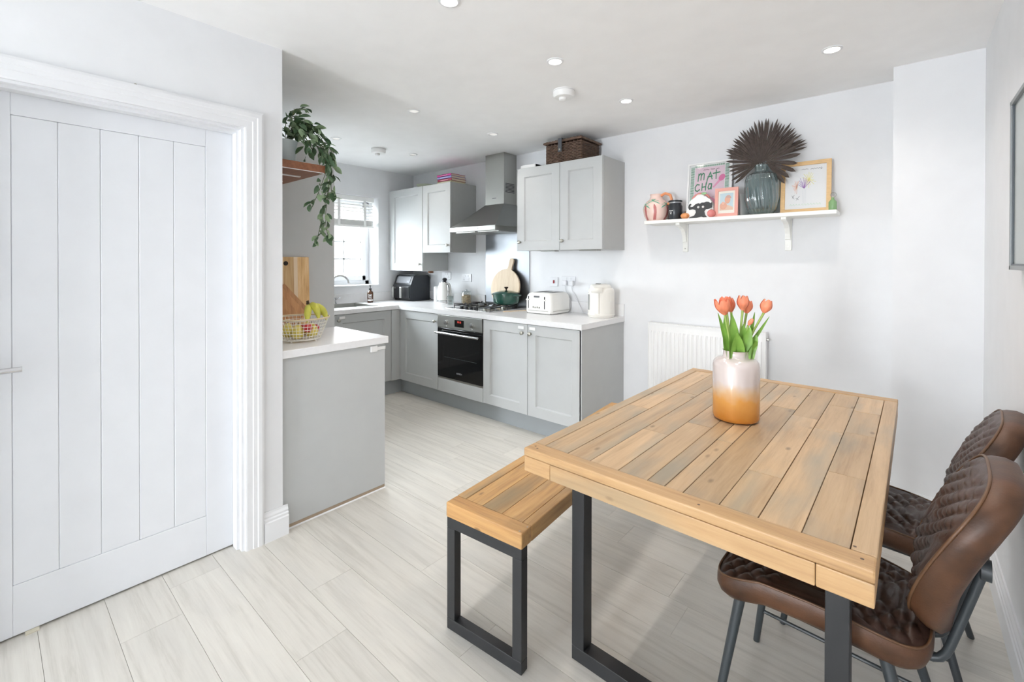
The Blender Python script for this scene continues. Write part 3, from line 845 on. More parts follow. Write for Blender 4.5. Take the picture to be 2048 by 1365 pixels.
part('spout', MB().grid([[(ux + 0.02 + a * 0.05, uy - 0.11 - 0.045 * math.sqrt(max(0, 1 - a * a)) * s, ZT + z) for a in [-1 + 0.2 * i for i in range(11)]] for s, z in ((0.3, 0.20), (0.9, 0.212), (1.0, 0.232), (0.8, 0.243))]), URN, ur, smooth='all')
part('front_column', MB().box(ux + 0.0, ux + 0.045, uy - 0.124, uy - 0.09, ZT + 0.03, ZT + 0.205), URN, ur, bev=0.01, seg=3)
gw = [(ux + 0.1065 * math.cos(a), uy + 0.1145 * math.sin(a)) for a in [PI * 1.26 + 0.05 * i for i in range(6)]]
part('water_gauge', MB().grid([[(x, y, ZT + z) for x, y in gw] for z in (0.06, 0.185)]), mat('gauge_grey', (150, 152, 152), 0.15), ur, smooth='all')
gm = [(ux + 0.106 * math.cos(a), uy + 0.114 * math.sin(a)) for a in [PI * 1.24 + 0.04 * i for i in range(4)]]
part('maker_mark', MB().grid([[(x, y, ZT + z) for x, y in gm] for z in (0.197, 0.203)]), BLACKP, ur)

# air fryer
AF = thing('air_fryer', 'black two-drawer air fryer with silver handles in the corner', 'air fryer', (-4.36, 3.27, ZT))
ax0, ax1, ay0, ay1 = -4.525, -4.205, 3.13, 3.41
prof = [(ay0 + 0.03, 0), (ay1, 0), (ay1, 0.265), (ay1 - 0.03, 0.292), (ay0 + 0.075, 0.292), (ay0 + 0.05, 0.28), (ay0 + 0.012, 0.185), (ay0, 0.17), (ay0, 0.03)]
part('body', MB().prism(prof, lambda p, q: (ax0, p, ZT + 0.004 + q), lambda p, q: (ax1, p, ZT + 0.004 + q)), mat('black_satin_plastic', (30, 34, 40), 0.3), AF, bev=0.012, seg=3)
part('top_trim', MB().box(ax0 + 0.02, ax1 - 0.02, ay0 + 0.07, ay1 - 0.04, ZT + 0.294, ZT + 0.301), CHROME, AF, bev=0.003)
sp = lambda a, b, w=0.0: (a, ay0 + 0.014 + (b - 0.19) * 0.42 - w, ZT + 0.004 + b + w * 0.4)
part('control_screen', MB().prism([(ax0 + 0.035, 0.197), (ax1 - 0.035, 0.197), (ax1 - 0.035, 0.272), (ax0 + 0.035, 0.272)], lambda a, b: sp(a, b, -0.004), lambda a, b: sp(a, b, 0.004)), mat('silver_screen', (196, 200, 206), 0.12, 0.7), AF)
for x0, x1 in ((ax0 + 0.012, (ax0 + ax1) / 2 - 0.003), ((ax0 + ax1) / 2 + 0.003, ax1 - 0.012)):
    dw = part('drawer', MB().box(x0, x1, ay0 - 0.012, ay0 + 0.02, ZT + 0.03, ZT + 0.168), BLACKP, AF, bev=0.008, seg=3)
    xm = x0 + 0.045
    part('handle', MB().box(xm - 0.018, xm + 0.018, ay0 - 0.055, ay0 - 0.043, ZT + 0.035, ZT + 0.16).box(xm - 0.014, xm + 0.014, ay0 - 0.046, ay0 - 0.01, ZT + 0.13, ZT + 0.158), mat('silver_handle', (196, 196, 194), 0.25, 0.8), dw, bev=0.004)
part('power_cord', MB().tube([(ax1 + 0.0, ay1 - 0.01, ZT + 0.03), (ax1 + 0.06, ay1 - 0.02, ZT + 0.008), (ax1 + 0.14, ay1 - 0.015, ZT + 0.006)], 0.004, 6), BLACKP, AF, smooth='all')

# canisters, kettle, jars
for i, (x, y, lb_) in enumerate(((-3.945, 3.29, 'slim white canister standing between the air fryer and kettle'), (-3.895, 3.31, 'slim white canister touching the white kettle'))):
    c = thing('canister', lb_, 'canister', (x, y, ZT), group='slim white canisters by the kettle')
    part('body', MB().lathe([(0.024, 0), (0.026, 0.004), (0.026, 0.152)], (x, y, ZT), 22), WHITEP, c, smooth=40)
    part('lid', MB().lathe([(0.0265, 0.153), (0.0265, 0.168), (0.02, 0.172), (0.001, 0.173)], (x, y, ZT), 22), WHITEP, c, smooth=40)
kx, ky = -3.755, 3.25
kt = thing('electric_kettle', 'white electric kettle with chrome handle and black lid knob', 'kettle', (kx, ky, ZT))
part('base', MB().lathe([(0.085, 0), (0.085, 0.012), (0.078, 0.016)], (kx, ky, ZT), 28), WHITEP, kt, smooth=40)
part('body', MB().lathe([(0.074, 0.017), (0.078, 0.022), (0.079, 0.04), (0.077, 0.13), (0.070, 0.185), (0.058, 0.212), (0.045, 0.222)], (kx, ky, ZT), 32), CREAMP, kt, smooth=50)
part('band', MB().lathe([(0.0785, 0.018), (0.0805, 0.022), (0.0805, 0.034), (0.0785, 0.036)], (kx, ky, ZT), 32, closed=True), CHROME, kt, smooth=40)
l_ = part('lid', MB().lathe([(0.046, 0.222), (0.043, 0.230), (0.02, 0.236), (0.001, 0.237)], (kx, ky, ZT), 24), CHROME, kt, smooth=50)
part('knob', MB().lathe([(0.012, 0.236), (0.024, 0.246), (0.026, 0.262), (0.016, 0.272), (0.001, 0.274)], (kx, ky, ZT), 18), BLACKP, l_, smooth=50)
hp = [(0.06, 0.20), (0.10, 0.205), (0.128, 0.18), (0.135, 0.13), (0.12, 0.085), (0.082, 0.06)]
part('handle', MB().tube([(kx + a * 0.86, ky - a * 0.35, ZT + b) for a, b in hp], 0.0095, 10), CHROME, kt, smooth='all')
part('spout', MB().prism([(-0.02, 0.17), (0.02, 0.17), (0.014, 0.222), (-0.014, 0.222)], lambda a, b: (kx - 0.060, ky + a, ZT + b), lambda a, b: (kx - 0.088, ky + a * 0.5, ZT + b)), CREAMP, kt, bev=0.005)
jx, jy = -3.50, 3.33
j = thing('glass_jar', 'clear glass storage jar of dry pasta behind the hob', 'jar', (jx, jy, ZT))
part('glass', MB().lathe([(0.05, 0), (0.055, 0.005), (0.055, 0.11), (0.048, 0.122), (0.046, 0.13)], (jx, jy, ZT), 26), GLASSJ, j, smooth=50)
part('pasta', MB().lathe([(0.045, 0.006), (0.05, 0.012), (0.05, 0.092), (0.03, 0.098), (0.001, 0.099)], (jx, jy, ZT), 24), mat('dry_pasta', (196, 168, 128), 0.7, var=0.4, vscale=90, bump=0.6, bscale=120), j, smooth=50)
part('lid', MB().lathe([(0.047, 0.13), (0.047, 0.14), (0.012, 0.144), (0.01, 0.155), (0.001, 0.158)], (jx, jy, ZT), 22), GLASSJ, j, smooth=40)
gx, gy = -3.585, 3.18
single('drinking_glass', MB().lathe([(0.028, 0), (0.030, 0.002), (0.034, 0.09), (0.0325, 0.09), (0.0285, 0.006), (0.001, 0.006)], (gx, gy, ZT), 22), GLASSJ,
       'clear drinking glass between the kettle and the gas hob', 'glass', smooth=50)

# sockets and leads on the kitchen wall
SOCK = mat('socket_white', (226, 227, 230), 0.35)
s1 = thing('cooker_switch', 'white wall switch with red rocker above the toaster', 'switch', (-2.439, YB, 1.135))
part('plate', MB().box(-2.482, -2.396, YB - 0.010, YB - 0.0005, 1.135, 1.219), SOCK, s1, bev=0.003)
part('rocker', MB().box(-2.447, -2.431, YB - 0.016, YB - 0.009, 1.162, 1.192), mat('red_rocker', (150, 40, 46), 0.4), s1, bev=0.002)
def socket(x, z, label):
    t = thing('double_socket', label, 'socket', (x, YB, z - 0.042))
    part('plate', MB().box(x - 0.072, x + 0.072, YB - 0.010, YB - 0.0005, z - 0.042, z + 0.042), SOCK, t, bev=0.003)
    for s in (-1, 1):
        part('rocker', MB().box(x + s * 0.022 - 0.007, x + s * 0.022 + 0.007, YB - 0.014, YB - 0.009, z + 0.012, z + 0.03), SOCK, t, bev=0.001)
        for dx, dz in ((0, -0.004), (-0.010, -0.022), (0.010, -0.022)):
            part('pin_hole', MB().box(x + s * 0.04 + dx - 0.003, x + s * 0.04 + dx + 0.003, YB - 0.0104, YB - 0.0099, z + dz - 0.003, z + dz + 0.003), BLACKP, t)
    return t
socket(-2.28, 1.188, 'white double socket on the wall between toaster and urn')
socket(-3.60, 1.185, 'white double socket on the wall behind the gas hob')
socket(-3.93, 1.20, 'white double socket on the wall behind the kettle')
for lab, x, px in (('white power plug and lead dropping towards the toaster', -2.305, -2.26), ('white power plug and lead dropping towards the urn', -2.235, -2.11)):
    t = thing('power_lead', lab, 'cable', (x, YB - 0.03, ZT), group='white leads by the toaster')
    part('plug', MB().box(x - 0.022, x + 0.022, YB - 0.045, YB - 0.0108, 1.148, 1.192), SOCK, t, bev=0.006)
    part('lead', MB().tube([(x, YB - 0.03, 1.15), (x + 0.01, YB - 0.03, 1.10), (x + 0.06, YB - 0.03, 1.02), (x * 0.5 + px * 0.5 + 0.04, YB - 0.035, 0.96), (px, YB - 0.035, ZT + 0.006), (px + 0.05, YB - 0.05, ZT + 0.004)], 0.0035, 6), SOCK, t, smooth='all')

# things on top of the wall cabinets
def books(cols, x, y, z, w, dep, hs):
    names = []
    for i, (c, hh, dx, lab) in enumerate(zip(cols, hs, (0.0, 0.006, 0.002, -0.004), ('pale yellow book at the bottom of the stack on the wall cabinet', 'dark rose book second from the bottom on the wall cabinet',
                                                                                     'lavender book under the magenta book on the wall cabinet', 'magenta book topmost of the stack on the wall cabinet'))):
        t = thing('book', lab, 'book', (x + dx, y, z), group='books stacked on the wall cabinet')
        m = mat('book_cover_%d' % i, c, 0.5)
        part('cover', MB().box(x - w / 2 + dx, x + w / 2 + dx, y - dep / 2, y + dep / 2, z, z + 0.003).box(x - w / 2 + dx, x + w / 2 + dx, y - dep / 2, y + dep / 2, z + hh - 0.003, z + hh)
             .box(x - w / 2 + dx, x + w / 2 + dx, y - dep / 2, y - dep / 2 + 0.004, z, z + hh), m, t)
        part('pages', MB().box(x - w / 2 + dx + 0.006, x + w / 2 + dx - 0.005, y - dep / 2 + 0.004, y + dep / 2 - 0.006, z + 0.003, z + hh - 0.003), mat('paper', (226, 216, 190), 0.8), t)
        part('spine_lettering', MB().box(x - w * 0.3 + dx, x + w * 0.25 + dx, y - dep / 2 - 0.0004, y - dep / 2, z + hh * 0.42, z + hh * 0.56), mat('spine_print', (232, 214, 214), 0.6), t)
        z += hh + 0.0003
books([(226, 222, 180), (158, 62, 86), (150, 148, 206), (190, 60, 140)], -3.575, 3.185, 2.1705, 0.215, 0.20, (0.014, 0.026, 0.024, 0.022))
PALEG = mat('pale_green_ceramic', (206, 212, 190), 0.5)
bw_ = MB().lathe([(0.05, 0), (0.06, 0.004), (0.10, 0.045), (0.097, 0.045), (0.056, 0.009), (0.001, 0.008)], (-4.06, 3.23, 2.1725), 26)
single('shallow_bowl', bw_, PALEG, 'pale green shallow bowl on the tall wall cabinet', 'bowl', smooth=50)
rt = thing('flat_box', 'flat white box with one dark end on the wall cabinet beside the basket', 'box', (-2.48, 3.2, 2.1755))
part('body', MB().box(-2.60 + 0.04, -2.40, 3.09, 3.30, 2.1755, 2.205), WHITEP, rt, bev=0.004)
part('dark_end', MB().box(-2.3995, -2.397, 3.10, 3.29, 2.178, 2.203), BLACKP, rt)

# wicker basket
BX0, BX1, BY0, BY1, BZ = -2.302, -1.945, 3.10, 3.40, 2.1755
bk = thing('wicker_basket', 'dark brown lidded wicker basket on the wall cabinet', 'basket', ((BX0 + BX1) / 2, 3.25, BZ))
def perim(n, ins):
    pts = []
    xa, xb, ya, yb = BX0 + ins, BX1 - ins, BY0 + ins, BY1 - ins
    for (a, b), m_ in ((((xa, ya), (xb, ya)), n), (((xb, ya), (xb, yb)), n - 4), (((xb, yb), (xa, yb)), n), (((xa, yb), (xa, ya)), n - 4)):
        pts += [(a[0] + (b[0] - a[0]) * i / m_, a[1] + (b[1] - a[1]) * i / m_) for i in range(m_)]
    return pts
wv = MB()
P = perim(36, 0.012)
for r in range(13):
    z = BZ + 0.008 + 0.0122 * r
    ph = r % 2
    pts = []
    for i, (x, y) in enumerate(P):
        o = 0.0045 * (1 if ((i // 2) + ph) % 2 else -1)
        cx, cy = (BX0 + BX1) / 2, (BY0 + BY1) / 2
        onx_ = abs(x - (BX0 + 0.012)) < 1e-4 or abs(x - (BX1 - 0.012)) < 1e-4
        dx, dy = (math.copysign(o, 1) * (1 if x > cx else -1), 0) if onx_ else (0, o * (1 if y > cy else -1))
        pts.append((x + dx, y + dy, z))
    wv.tube(pts, 0.0062, 5, closed=True)
part('weave', wv, WICKER, bk, smooth='all', kind='stuff')
stk = MB()
for i, (x, y) in enumerate(P):
    if i % 4 == 1:
        stk.tube([(x, y, BZ + 0.002), (x, y, BZ + 0.168)], 0.005, 5)
part('stakes', stk, WICKER, bk, kind='stuff')
part('liner', MB().box(BX0 + 0.02, BX1 - 0.02, BY0 + 0.02, BY1 - 0.02, BZ, BZ + 0.16), mat('dark_lining', (40, 30, 26), 0.9), bk)
lv = MB()
for i in range(24):
    x = BX0 + 0.006 + (BX1 - BX0 - 0.012) * i / 23
    lv.tube([(x, BY0 - 0.004, BZ + 0.184 + 0.002 * (i % 2)), (x, BY1 + 0.002, BZ + 0.184 + 0.002 * ((i + 1) % 2))], 0.0075, 5)
ldp = part('lid', lv, WICKER, bk, kind='stuff')
part('lid_rim', MB().tube([(BX0 - 0.004, BY0 - 0.006, BZ + 0.178), (BX1 + 0.004, BY0 - 0.006, BZ + 0.178), (BX1 + 0.004, BY1, BZ + 0.178), (BX0 - 0.004, BY1, BZ + 0.178)], 0.010, 7, closed=True), WICKER, bk)
part('strap', MB().box(-2.155, -2.118, BY0 - 0.022, BY0 - 0.018, BZ + 0.085, BZ + 0.195).box(-2.155, -2.118, BY0 - 0.022, BY0 + 0.06, BZ + 0.193, BZ + 0.1975), mat('grey_leather_strap', (72, 76, 82), 0.5), bk, bev=0.002)
part('buckle', MB().box(-2.143, -2.130, BY0 - 0.026, BY0 - 0.021, BZ + 0.098, BZ + 0.112), SATIN, bk)

# ------------------------------------------------------------------ short run beside the door wall
XP = -2.362
t = thing('base_cabinet', 'grey end base cabinet with plain side panel below the fruit basket', 'cabinet', (-2.66, 1.28, 0))
part('body', MB().box(-2.96, XP - 0.019, 0.982, 1.552, 0.15, 0.8715), CABSIDE, t)
part('end_panel', MB().box(XP - 0.018, XP, 0.979, 1.574, 0.022, 0.8715), CAB, t, bev=0.001)
part('edge_strip', MB().box(XP - 0.017, XP - 0.002, 0.980, 1.573, 0.0, 0.0215), mat('raw_board_edge', (160, 142, 122), 0.8, var=0.1), t, label='brown bare board edge')
part('sealant', MB().prism([(0, 0), (0.007, 0), (0, 0.005)], lambda a, b: (XP - 0.002 + a, 0.98, b), lambda a, b: (XP - 0.002 + a, 1.575, b)), TRIM, t)
part('plinth', MB().box(-2.96, XP - 0.019, 1.50, 1.518, 0, 0.149), PLINTHM, t)
for a, b in ((-2.96, -2.661), (-2.661, XP - 0.001)):
    part('door', MB().box(a + 0.002, b - 0.002, 1.5535, 1.573, 0.152, 0.868), CAB, t, bev=0.002)
lk = part('child_lock', MB().box(XP, XP + 0.009, 1.474, 1.520, 0.828, 0.864), WHITEP, t, bev=0.006, seg=3)
part('lock_strap', MB().box(XP, XP + 0.004, 1.516, 1.577, 0.836, 0.854).box(XP - 0.04, XP + 0.004, 1.5745, 1.578, 0.836, 0.854), WHITEP, lk)
single('worktop', MB().box(-2.9615, -2.345, 0.9715, 1.588, 0.872, ZT), WORKTOP, 'short white worktop carrying the fruit basket', 'worktop', bev=0.002)
t = thing('tall_cabinet', 'tall grey cabinet behind the cutting boards and trailing plant', 'cabinet', (-3.26, 1.28, 0))
part('body', MB().box(-3.56, -2.982, 0.975, 1.552, 0.0, 2.13), CABSIDE, t)
part('side_panel', MB().box(-2.9815, -2.9635, 0.972, 1.573, 0.0, 2.134), CAB, t, bev=0.001)
for z0, z1 in ((0.15, 0.86), (0.865, 1.45), (1.455, 2.13)):
    part('door', MB().box(-3.558, -2.9835, 1.5535, 1.573, z0, z1), CAB, t, bev=0.002)

# walnut shelf with plant
sh = thing('wall_shelf', 'walnut wall shelf carrying the trailing plant', 'shelf', (-2.69, 1.1, 1.846))
part('board', MB().box(-2.962, -2.42, 0.971, 1.232, 1.846, 1.888), SHELFW, sh, bev=0.002)
part('light_strip', MB().box(-2.424, -2.4195, 0.985, 1.225, 1.8445, 1.8475), TRIM, sh)
part('bracket', MB().box(-2.62, -2.60, 0.971, 0.975, 1.66, 1.846).box(-2.62, -2.60, 0.971, 1.18, 1.840, 1.846), WHITEP, sh, bev=0.002)
part('bracket', MB().box(-2.86, -2.84, 0.971, 0.975, 1.66, 1.846).box(-2.86, -2.84, 0.971, 1.18, 1.840, 1.846), WHITEP, sh, bev=0.002)
PCX, PCY, PCZ = -2.585, 1.088, 1.8885
pl = thing('trailing_plant', 'trailing variegated plant in a pale pot on the walnut shelf', 'plant', (PCX, PCY, PCZ))
part('pot', MB().lathe([(0.045, 0), (0.05, 0.004), (0.06, 0.13), (0.062, 0.135), (0.057, 0.135), (0.05, 0.11), (0.001, 0.11)], (PCX, PCY, PCZ), 26), mat('pale_blue_pot', (214, 226, 228), 0.4), pl, smooth=50)
def leafmesh(nm, m, L=0.052, Wd=0.026):
    rows = []
    for i in range(6):
        f = i / 5
        w = Wd / 2 * math.sin(PI * min(1, f * 0.96 + 0.02)) ** 0.8
        zz = -0.010 * f * f
        rows.append([(-w, L * f, zz + w * 0.35), (0, L * f, zz), (w, L * f, zz + w * 0.35)])
    me = MB().grid(rows).mesh(nm)
    me.materials.append(m)
    me.polygons.foreach_set('use_smooth', [True] * len(me.polygons))
    return me
LM = [leafmesh('leaf', LEAFG), leafmesh('leaf', LEAFG, 0.042, 0.024), leafmesh('leaf', LEAFP, 0.046, 0.025)]
rl = random.Random(3)
def leaf(p, d, parent, sc=1.0):
    o = bpy.data.objects.new('leaf', rl.choice([LM[0], LM[0], LM[1], LM[2], LM[2]]))
    COL.objects.link(o)
    o.parent = parent
    o.location = Vector(p) - Vector(ORG[parent.name])
    q = Vector(d).to_track_quat('Y', 'Z').to_euler()
    o.rotation_euler = (q.x + rl.uniform(-.3, .3), q.y + rl.uniform(-0.9, 0.9), q.z + rl.uniform(-.3, .3))
    s = sc * rl.uniform(0.8, 1.2)
    o.scale = (s, s, s)
vines = []
top = Vector((PCX, PCY, PCZ + 0.12))
def vine(pts, r=0.0018):
    P_ = [Vector(p) for p in pts]
    res = []
    for i in range(len(P_) - 1):
        a, b, c, e = P_[max(0, i - 1)], P_[i], P_[i + 1], P_[min(len(P_) - 1, i + 2)]
        for k in range(6):
            u = k / 6
            res.append(0.5 * ((2 * b) + (c - a) * u + (2 * a - 5 * b + 4 * c - e) * u * u + (3 * b - a - 3 * c + e) * u ** 3))
    res.append(P_[-1])
    vines.append(res)
    return res
vspec = [
    ([top, (-2.57, 1.16, 2.12), (-2.53, 1.27, 2.05), (-2.52, 1.315, 1.92), (-2.52, 1.30, 1.78), (-2.53, 1.275, 1.64), (-2.53, 1.25, 1.53), (-2.53, 1.235, 1.47)], 40),
    ([top, (-2.59, 1.17, 2.10), (-2.58, 1.30, 2.03), (-2.57, 1.345, 1.90), (-2.57, 1.325, 1.75), (-2.57, 1.31, 1.62), (-2.57, 1.32, 1.53), (-2.56, 1.335, 1.49)], 40),
    ([top, (-2.52, 1.14, 2.08), (-2.46, 1.20, 2.0), (-2.44, 1.25, 1.90), (-2.44, 1.225, 1.80), (-2.45, 1.19, 1.70), (-2.46, 1.17, 1.68)], 30),
    ([top, (-2.60, 1.20, 2.10), (-2.60, 1.31, 2.02), (-2.60, 1.36, 1.90), (-2.60, 1.36, 1.80), (-2.60, 1.375, 1.74)], 28),
    ([top, (-2.54, 1.13, 2.14), (-2.49, 1.20, 2.10), (-2.45, 1.25, 2.0), (-2.44, 1.27, 1.91)], 26),
    ([top, (-2.56, 1.12, 2.18), (-2.55, 1.15, 2.21), (-2.54, 1.17, 2.22)], 14),
    ([top, (-2.60, 1.10, 2.16), (-2.62, 1.14, 2.17), (-2.63, 1.21, 2.15)], 14),
    ([top, (-2.62, 1.18, 2.11), (-2.63, 1.27, 2.06), (-2.63, 1.33, 1.98)], 22),
    ([top, (-2.50, 1.10, 2.10), (-2.45, 1.13, 2.04), (-2.43, 1.16, 1.97)], 20),
    ([top, (-2.55, 1.18, 2.13), (-2.51, 1.25, 2.08), (-2.49, 1.30, 2.0), (-2.48, 1.32, 1.92)], 26),
    ([top, (-2.53, 1.10, 2.09), (-2.50, 1.12, 2.06), (-2.48, 1.15, 2.0), (-2.47, 1.17, 1.93)], 18),
    ([top, (-2.57, 1.14, 2.14), (-2.55, 1.21, 2.13), (-2.53, 1.27, 2.09)], 18),
]
for pts, n in vspec:
    R_ = vine(pts)
    for k in range(n):
        f = 0.12 + 0.88 * (k + rl.random() * 0.6) / n
        idx = min(len(R_) - 2, int(f * (len(R_) - 1)))
        p = R_[idx] + Vector((rl.uniform(-.018, .018), rl.uniform(-.018, .018), rl.uniform(-.012, .012)))
        d = (R_[idx + 1] - R_[idx]).normalized() * 0.7 + Vector((rl.uniform(-1, 1), rl.uniform(-1, 1), rl.uniform(-.7, .5)))
        leaf(p, d, pl, 1.15 if f < 0.5 else 1.0)
sm = MB()
for v in vines:
    sm.tube(v, 0.0018, 5)
part('stems', sm, mat('vine_stem', (84, 100, 66), 0.6), pl)

# cutting boards leaning on the tall cabinet
def leanx(py, pz, ang, roll):
    """board plane facing +x: a along y, h up; leaning back onto the tall cabinet"""
    cr, sr = math.cos(roll), math.sin(roll)
    def f(a, h, w, x0):
        a2, h2 = a * cr - h * sr, a * sr + h * cr
        return (x0 - h2 * math.sin(ang) + w * math.cos(ang), py + a2, pz + h2 * math.cos(ang) + w * math.sin(ang))
    return f
f1 = leanx(1.26, ZT + 0.001, 0.035, 0.0)
cb = thing('cutting_board', 'tall striped acacia cutting board leaning on the tall cabinet', 'cutting board', (-2.93, 1.26, ZT))
xs = [-0.125, -0.072, -0.036, 0.028, 0.052, 0.125]
for i, (a, b) in enumerate(zip(xs, xs[1:])):
    m = [ACACIA, BEECH, ACACIA, BEECH, ACACIA][i]
    part('strip', MB().prism([(a, 0), (b, 0), (b, 0.475), (a, 0.475)], lambda p, q: f1(p, q, 0, -2.942), lambda p, q: f1(p, q, 0.017, -2.942)), m, cb)
part('hanging_ring', MB().lathe([(0.014, 0), (0.014, 0.004), (0.006, 0.005)], f1(-0.022, 0.435, 0.017, -2.942), 18, 'x'), mat('dark_metal_ring', (52, 46, 42), 0.4, 0.5), cb)
f2 = leanx(1.262, ZT + 0.1095, 0.10, 0.70)
cb = thing('cutting_board', 'darker striped cutting board propped cornerwise behind the fruit basket', 'cutting board', (-2.88, 1.20, ZT))
DARKA = wood('dark_acacia', (206, 160, 112), (178, 128, 84), (146, 98, 60), (170, 126, 86), 'z', 0.5, 0.9, 0.2, 0.2, False)
xs = [-0.12, -0.082, -0.05, -0.012, 0.03, 0.065, 0.09]
for i, (a, b) in enumerate(zip(xs, xs[1:])):
    y1_ = 0.19 if i in (1, 2, 3, 4) else 0.186
    part('strip', MB().prism([(a, -0.04), (b, -0.04), (b, y1_), (a, y1_)], lambda p, q: f2(p, q, 0, -2.888), lambda p, q: f2(p, q, 0.018, -2.888)), DARKA, cb)

# wire fruit basket and fruit
FX, FYc = -2.60, 1.175
WIRE = mat('white_wire', (236, 234, 226), 0.35)
fb = thing('fruit_basket', 'white wire fruit basket with wooden rim on the short worktop', 'basket', (FX, FYc, ZT))
def bring(z, rx, ry, n=48):
    return [(FX + rx * math.cos(2 * PI * i / n), FYc + ry * math.sin(2 * PI * i / n), ZT + z) for i in range(n)]
rad = lambda z: 0.105 + 0.045 * (z - 0.012) / 0.118
wr = MB()
for i in range(7):
    z = 0.014 + 0.0185 * i
    wr.tube(bring(z, rad(z), rad(z) * 1.02), 0.0014, 5, closed=True)
for i in range(44):
    a = 2 * PI * i / 44
    wr.tube([(FX + rad(z) * math.cos(a), FYc + rad(z) * 1.02 * math.sin(a), ZT + z) for z in (0.014, 0.07, 0.128)], 0.0013, 4)
for i in range(-6, 7):
    w_ = math.sqrt(max(0.0, 0.105 ** 2 - (i * 0.016) ** 2))
    wr.tube([(FX + i * 0.016, FYc - w_, ZT + 0.014), (FX + i * 0.016, FYc + w_, ZT + 0.014)], 0.0013, 4)
part('wire_mesh', wr, WIRE, fb, kind='stuff')
part('rim', MB().tube(bring(0.130, 0.151, 0.154), 0.0045, 8, closed=True), mat('pale_rim', (214, 198, 166), 0.5), fb, smooth='all')
for a in (0.5, 2.2, 3.9, 5.4):
    part('foot', MB().lathe([(0.005, 0), (0.005, 0.013)], (FX + 0.098 * math.cos(a), FYc + 0.098 * math.sin(a), ZT), 8), WIRE, fb)
part('base_ring', MB().tube(bring(0.013, 0.105, 0.107), 0.003, 6, closed=True), WIRE, fb, smooth='all')
YEL = mat('yellow_pear_skin', (222, 204, 104), 0.45, var=0.1, vscale=25)
REDA = mat('red_apple_skin', (196, 60, 62), 0.35, var=0.35, vscale=14)
def pear(x, y, z, rr, lab):
    t = thing('pear', lab, 'pear', (FX + x, FYc + y, ZT + z - rr), group='yellow pears in the fruit basket')
    part('flesh', MB().lathe([(0.001, -rr), (rr * 0.5, -rr * 0.93), (rr * 0.88, -rr * 0.55), (rr, 0), (rr * 0.86, rr * 0.5), (rr * 0.55, rr * 0.95), (rr * 0.35, rr * 1.2), (0.001, rr * 1.28)], (FX + x, FYc + y, ZT + z), 20), YEL, t, smooth='all')
    part('stalk', MB().tube([(FX + x, FYc + y, ZT + z + rr * 1.25), (FX + x + 0.004, FYc + y, ZT + z + rr * 1.55)], 0.002, 5), mat('brown_stalk', (90, 66, 40), 0.7), t)
pear(0.048, -0.035, 0.052, 0.036, 'yellow pear in the fruit basket next to the door wall')
pear(0.048, 0.042, 0.052, 0.036, 'yellow pear in the fruit basket below the bananas')
pear(-0.045, -0.05, 0.052, 0.036, 'yellow pear at the back of the fruit basket')
def apple(x, y, z, rr, lab):
    t = thing('apple', lab, 'apple', (FX + x, FYc + y, ZT + z - rr), group='red apples in the fruit basket')
    part('flesh', MB().lathe([(rr * 0.05, -rr * 0.78), (rr * 0.4, -rr * 0.9), (rr * 0.85, -rr * 0.5), (rr, 0.05 * rr), (rr * 0.85, rr * 0.6), (rr * 0.45, rr * 0.85), (rr * 0.1, rr * 0.68), (0.001, rr * 0.6)], (FX + x, FYc + y, ZT + z), 20), REDA, t, smooth='all')
    part('stalk', MB().tube([(FX + x, FYc + y, ZT + z + rr * 0.6), (FX + x + 0.003, FYc + y, ZT + z + rr * 1.05)], 0.0016, 5), mat('brown_stalk', (90, 66, 40), 0.7), t)
apple(0.005, 0.076, 0.055, 0.033, 'red apple at the basket edge below the bananas')
apple(-0.035, 0.03, 0.052, 0.034, 'red apple in the middle of the fruit basket')
apple(0.088, 0.002, 0.078, 0.026, 'small red apple wedged between the two yellow pears')
BAN = mat('banana_skin', (206, 204, 86), 0.5, var=0.22, vscale=12)
for i, (da, dz, lab) in enumerate(((-0.55, 0.0, 'green-yellow banana of the bunch nearest the door wall'), (0.0, 0.012, 'green-yellow banana in the middle of the bunch'), (0.5, 0.004, 'green-yellow banana of the bunch over the red apple'))):
    cx, cy, cz = FX - 0.01, FYc + 0.055, ZT + 0.186
    P_ = []
    for k in range(9):
        f = k / 8
        ang = -0.4 + 1.9 * f
        rr_ = 0.115
        fw = rr_ * math.sin(ang) * 0.95 + 0.03
        dn = rr_ * (1 - math.cos(ang)) * 0.75
        P_.append((cx + fw * math.cos(da) * 0.75, cy + fw * math.sin(da) * 0.7 + 0.006 * i, cz - dn + dz))
    t = thing('banana', lab, 'banana', (cx, cy, ZT + 0.09), group='bananas in the fruit basket')
    part('fruit', MB().tube(P_, [0.006, 0.011, 0.017, 0.0195, 0.02, 0.0195, 0.017, 0.011, 0.004], 10), BAN, t, smooth='all')
    part('stem', MB().tube([(cx - 0.012, cy - 0.004, cz + 0.022 + dz), P_[0]], [0.008, 0.006], 8), mat('banana_stem', (82, 66, 48), 0.7), t)

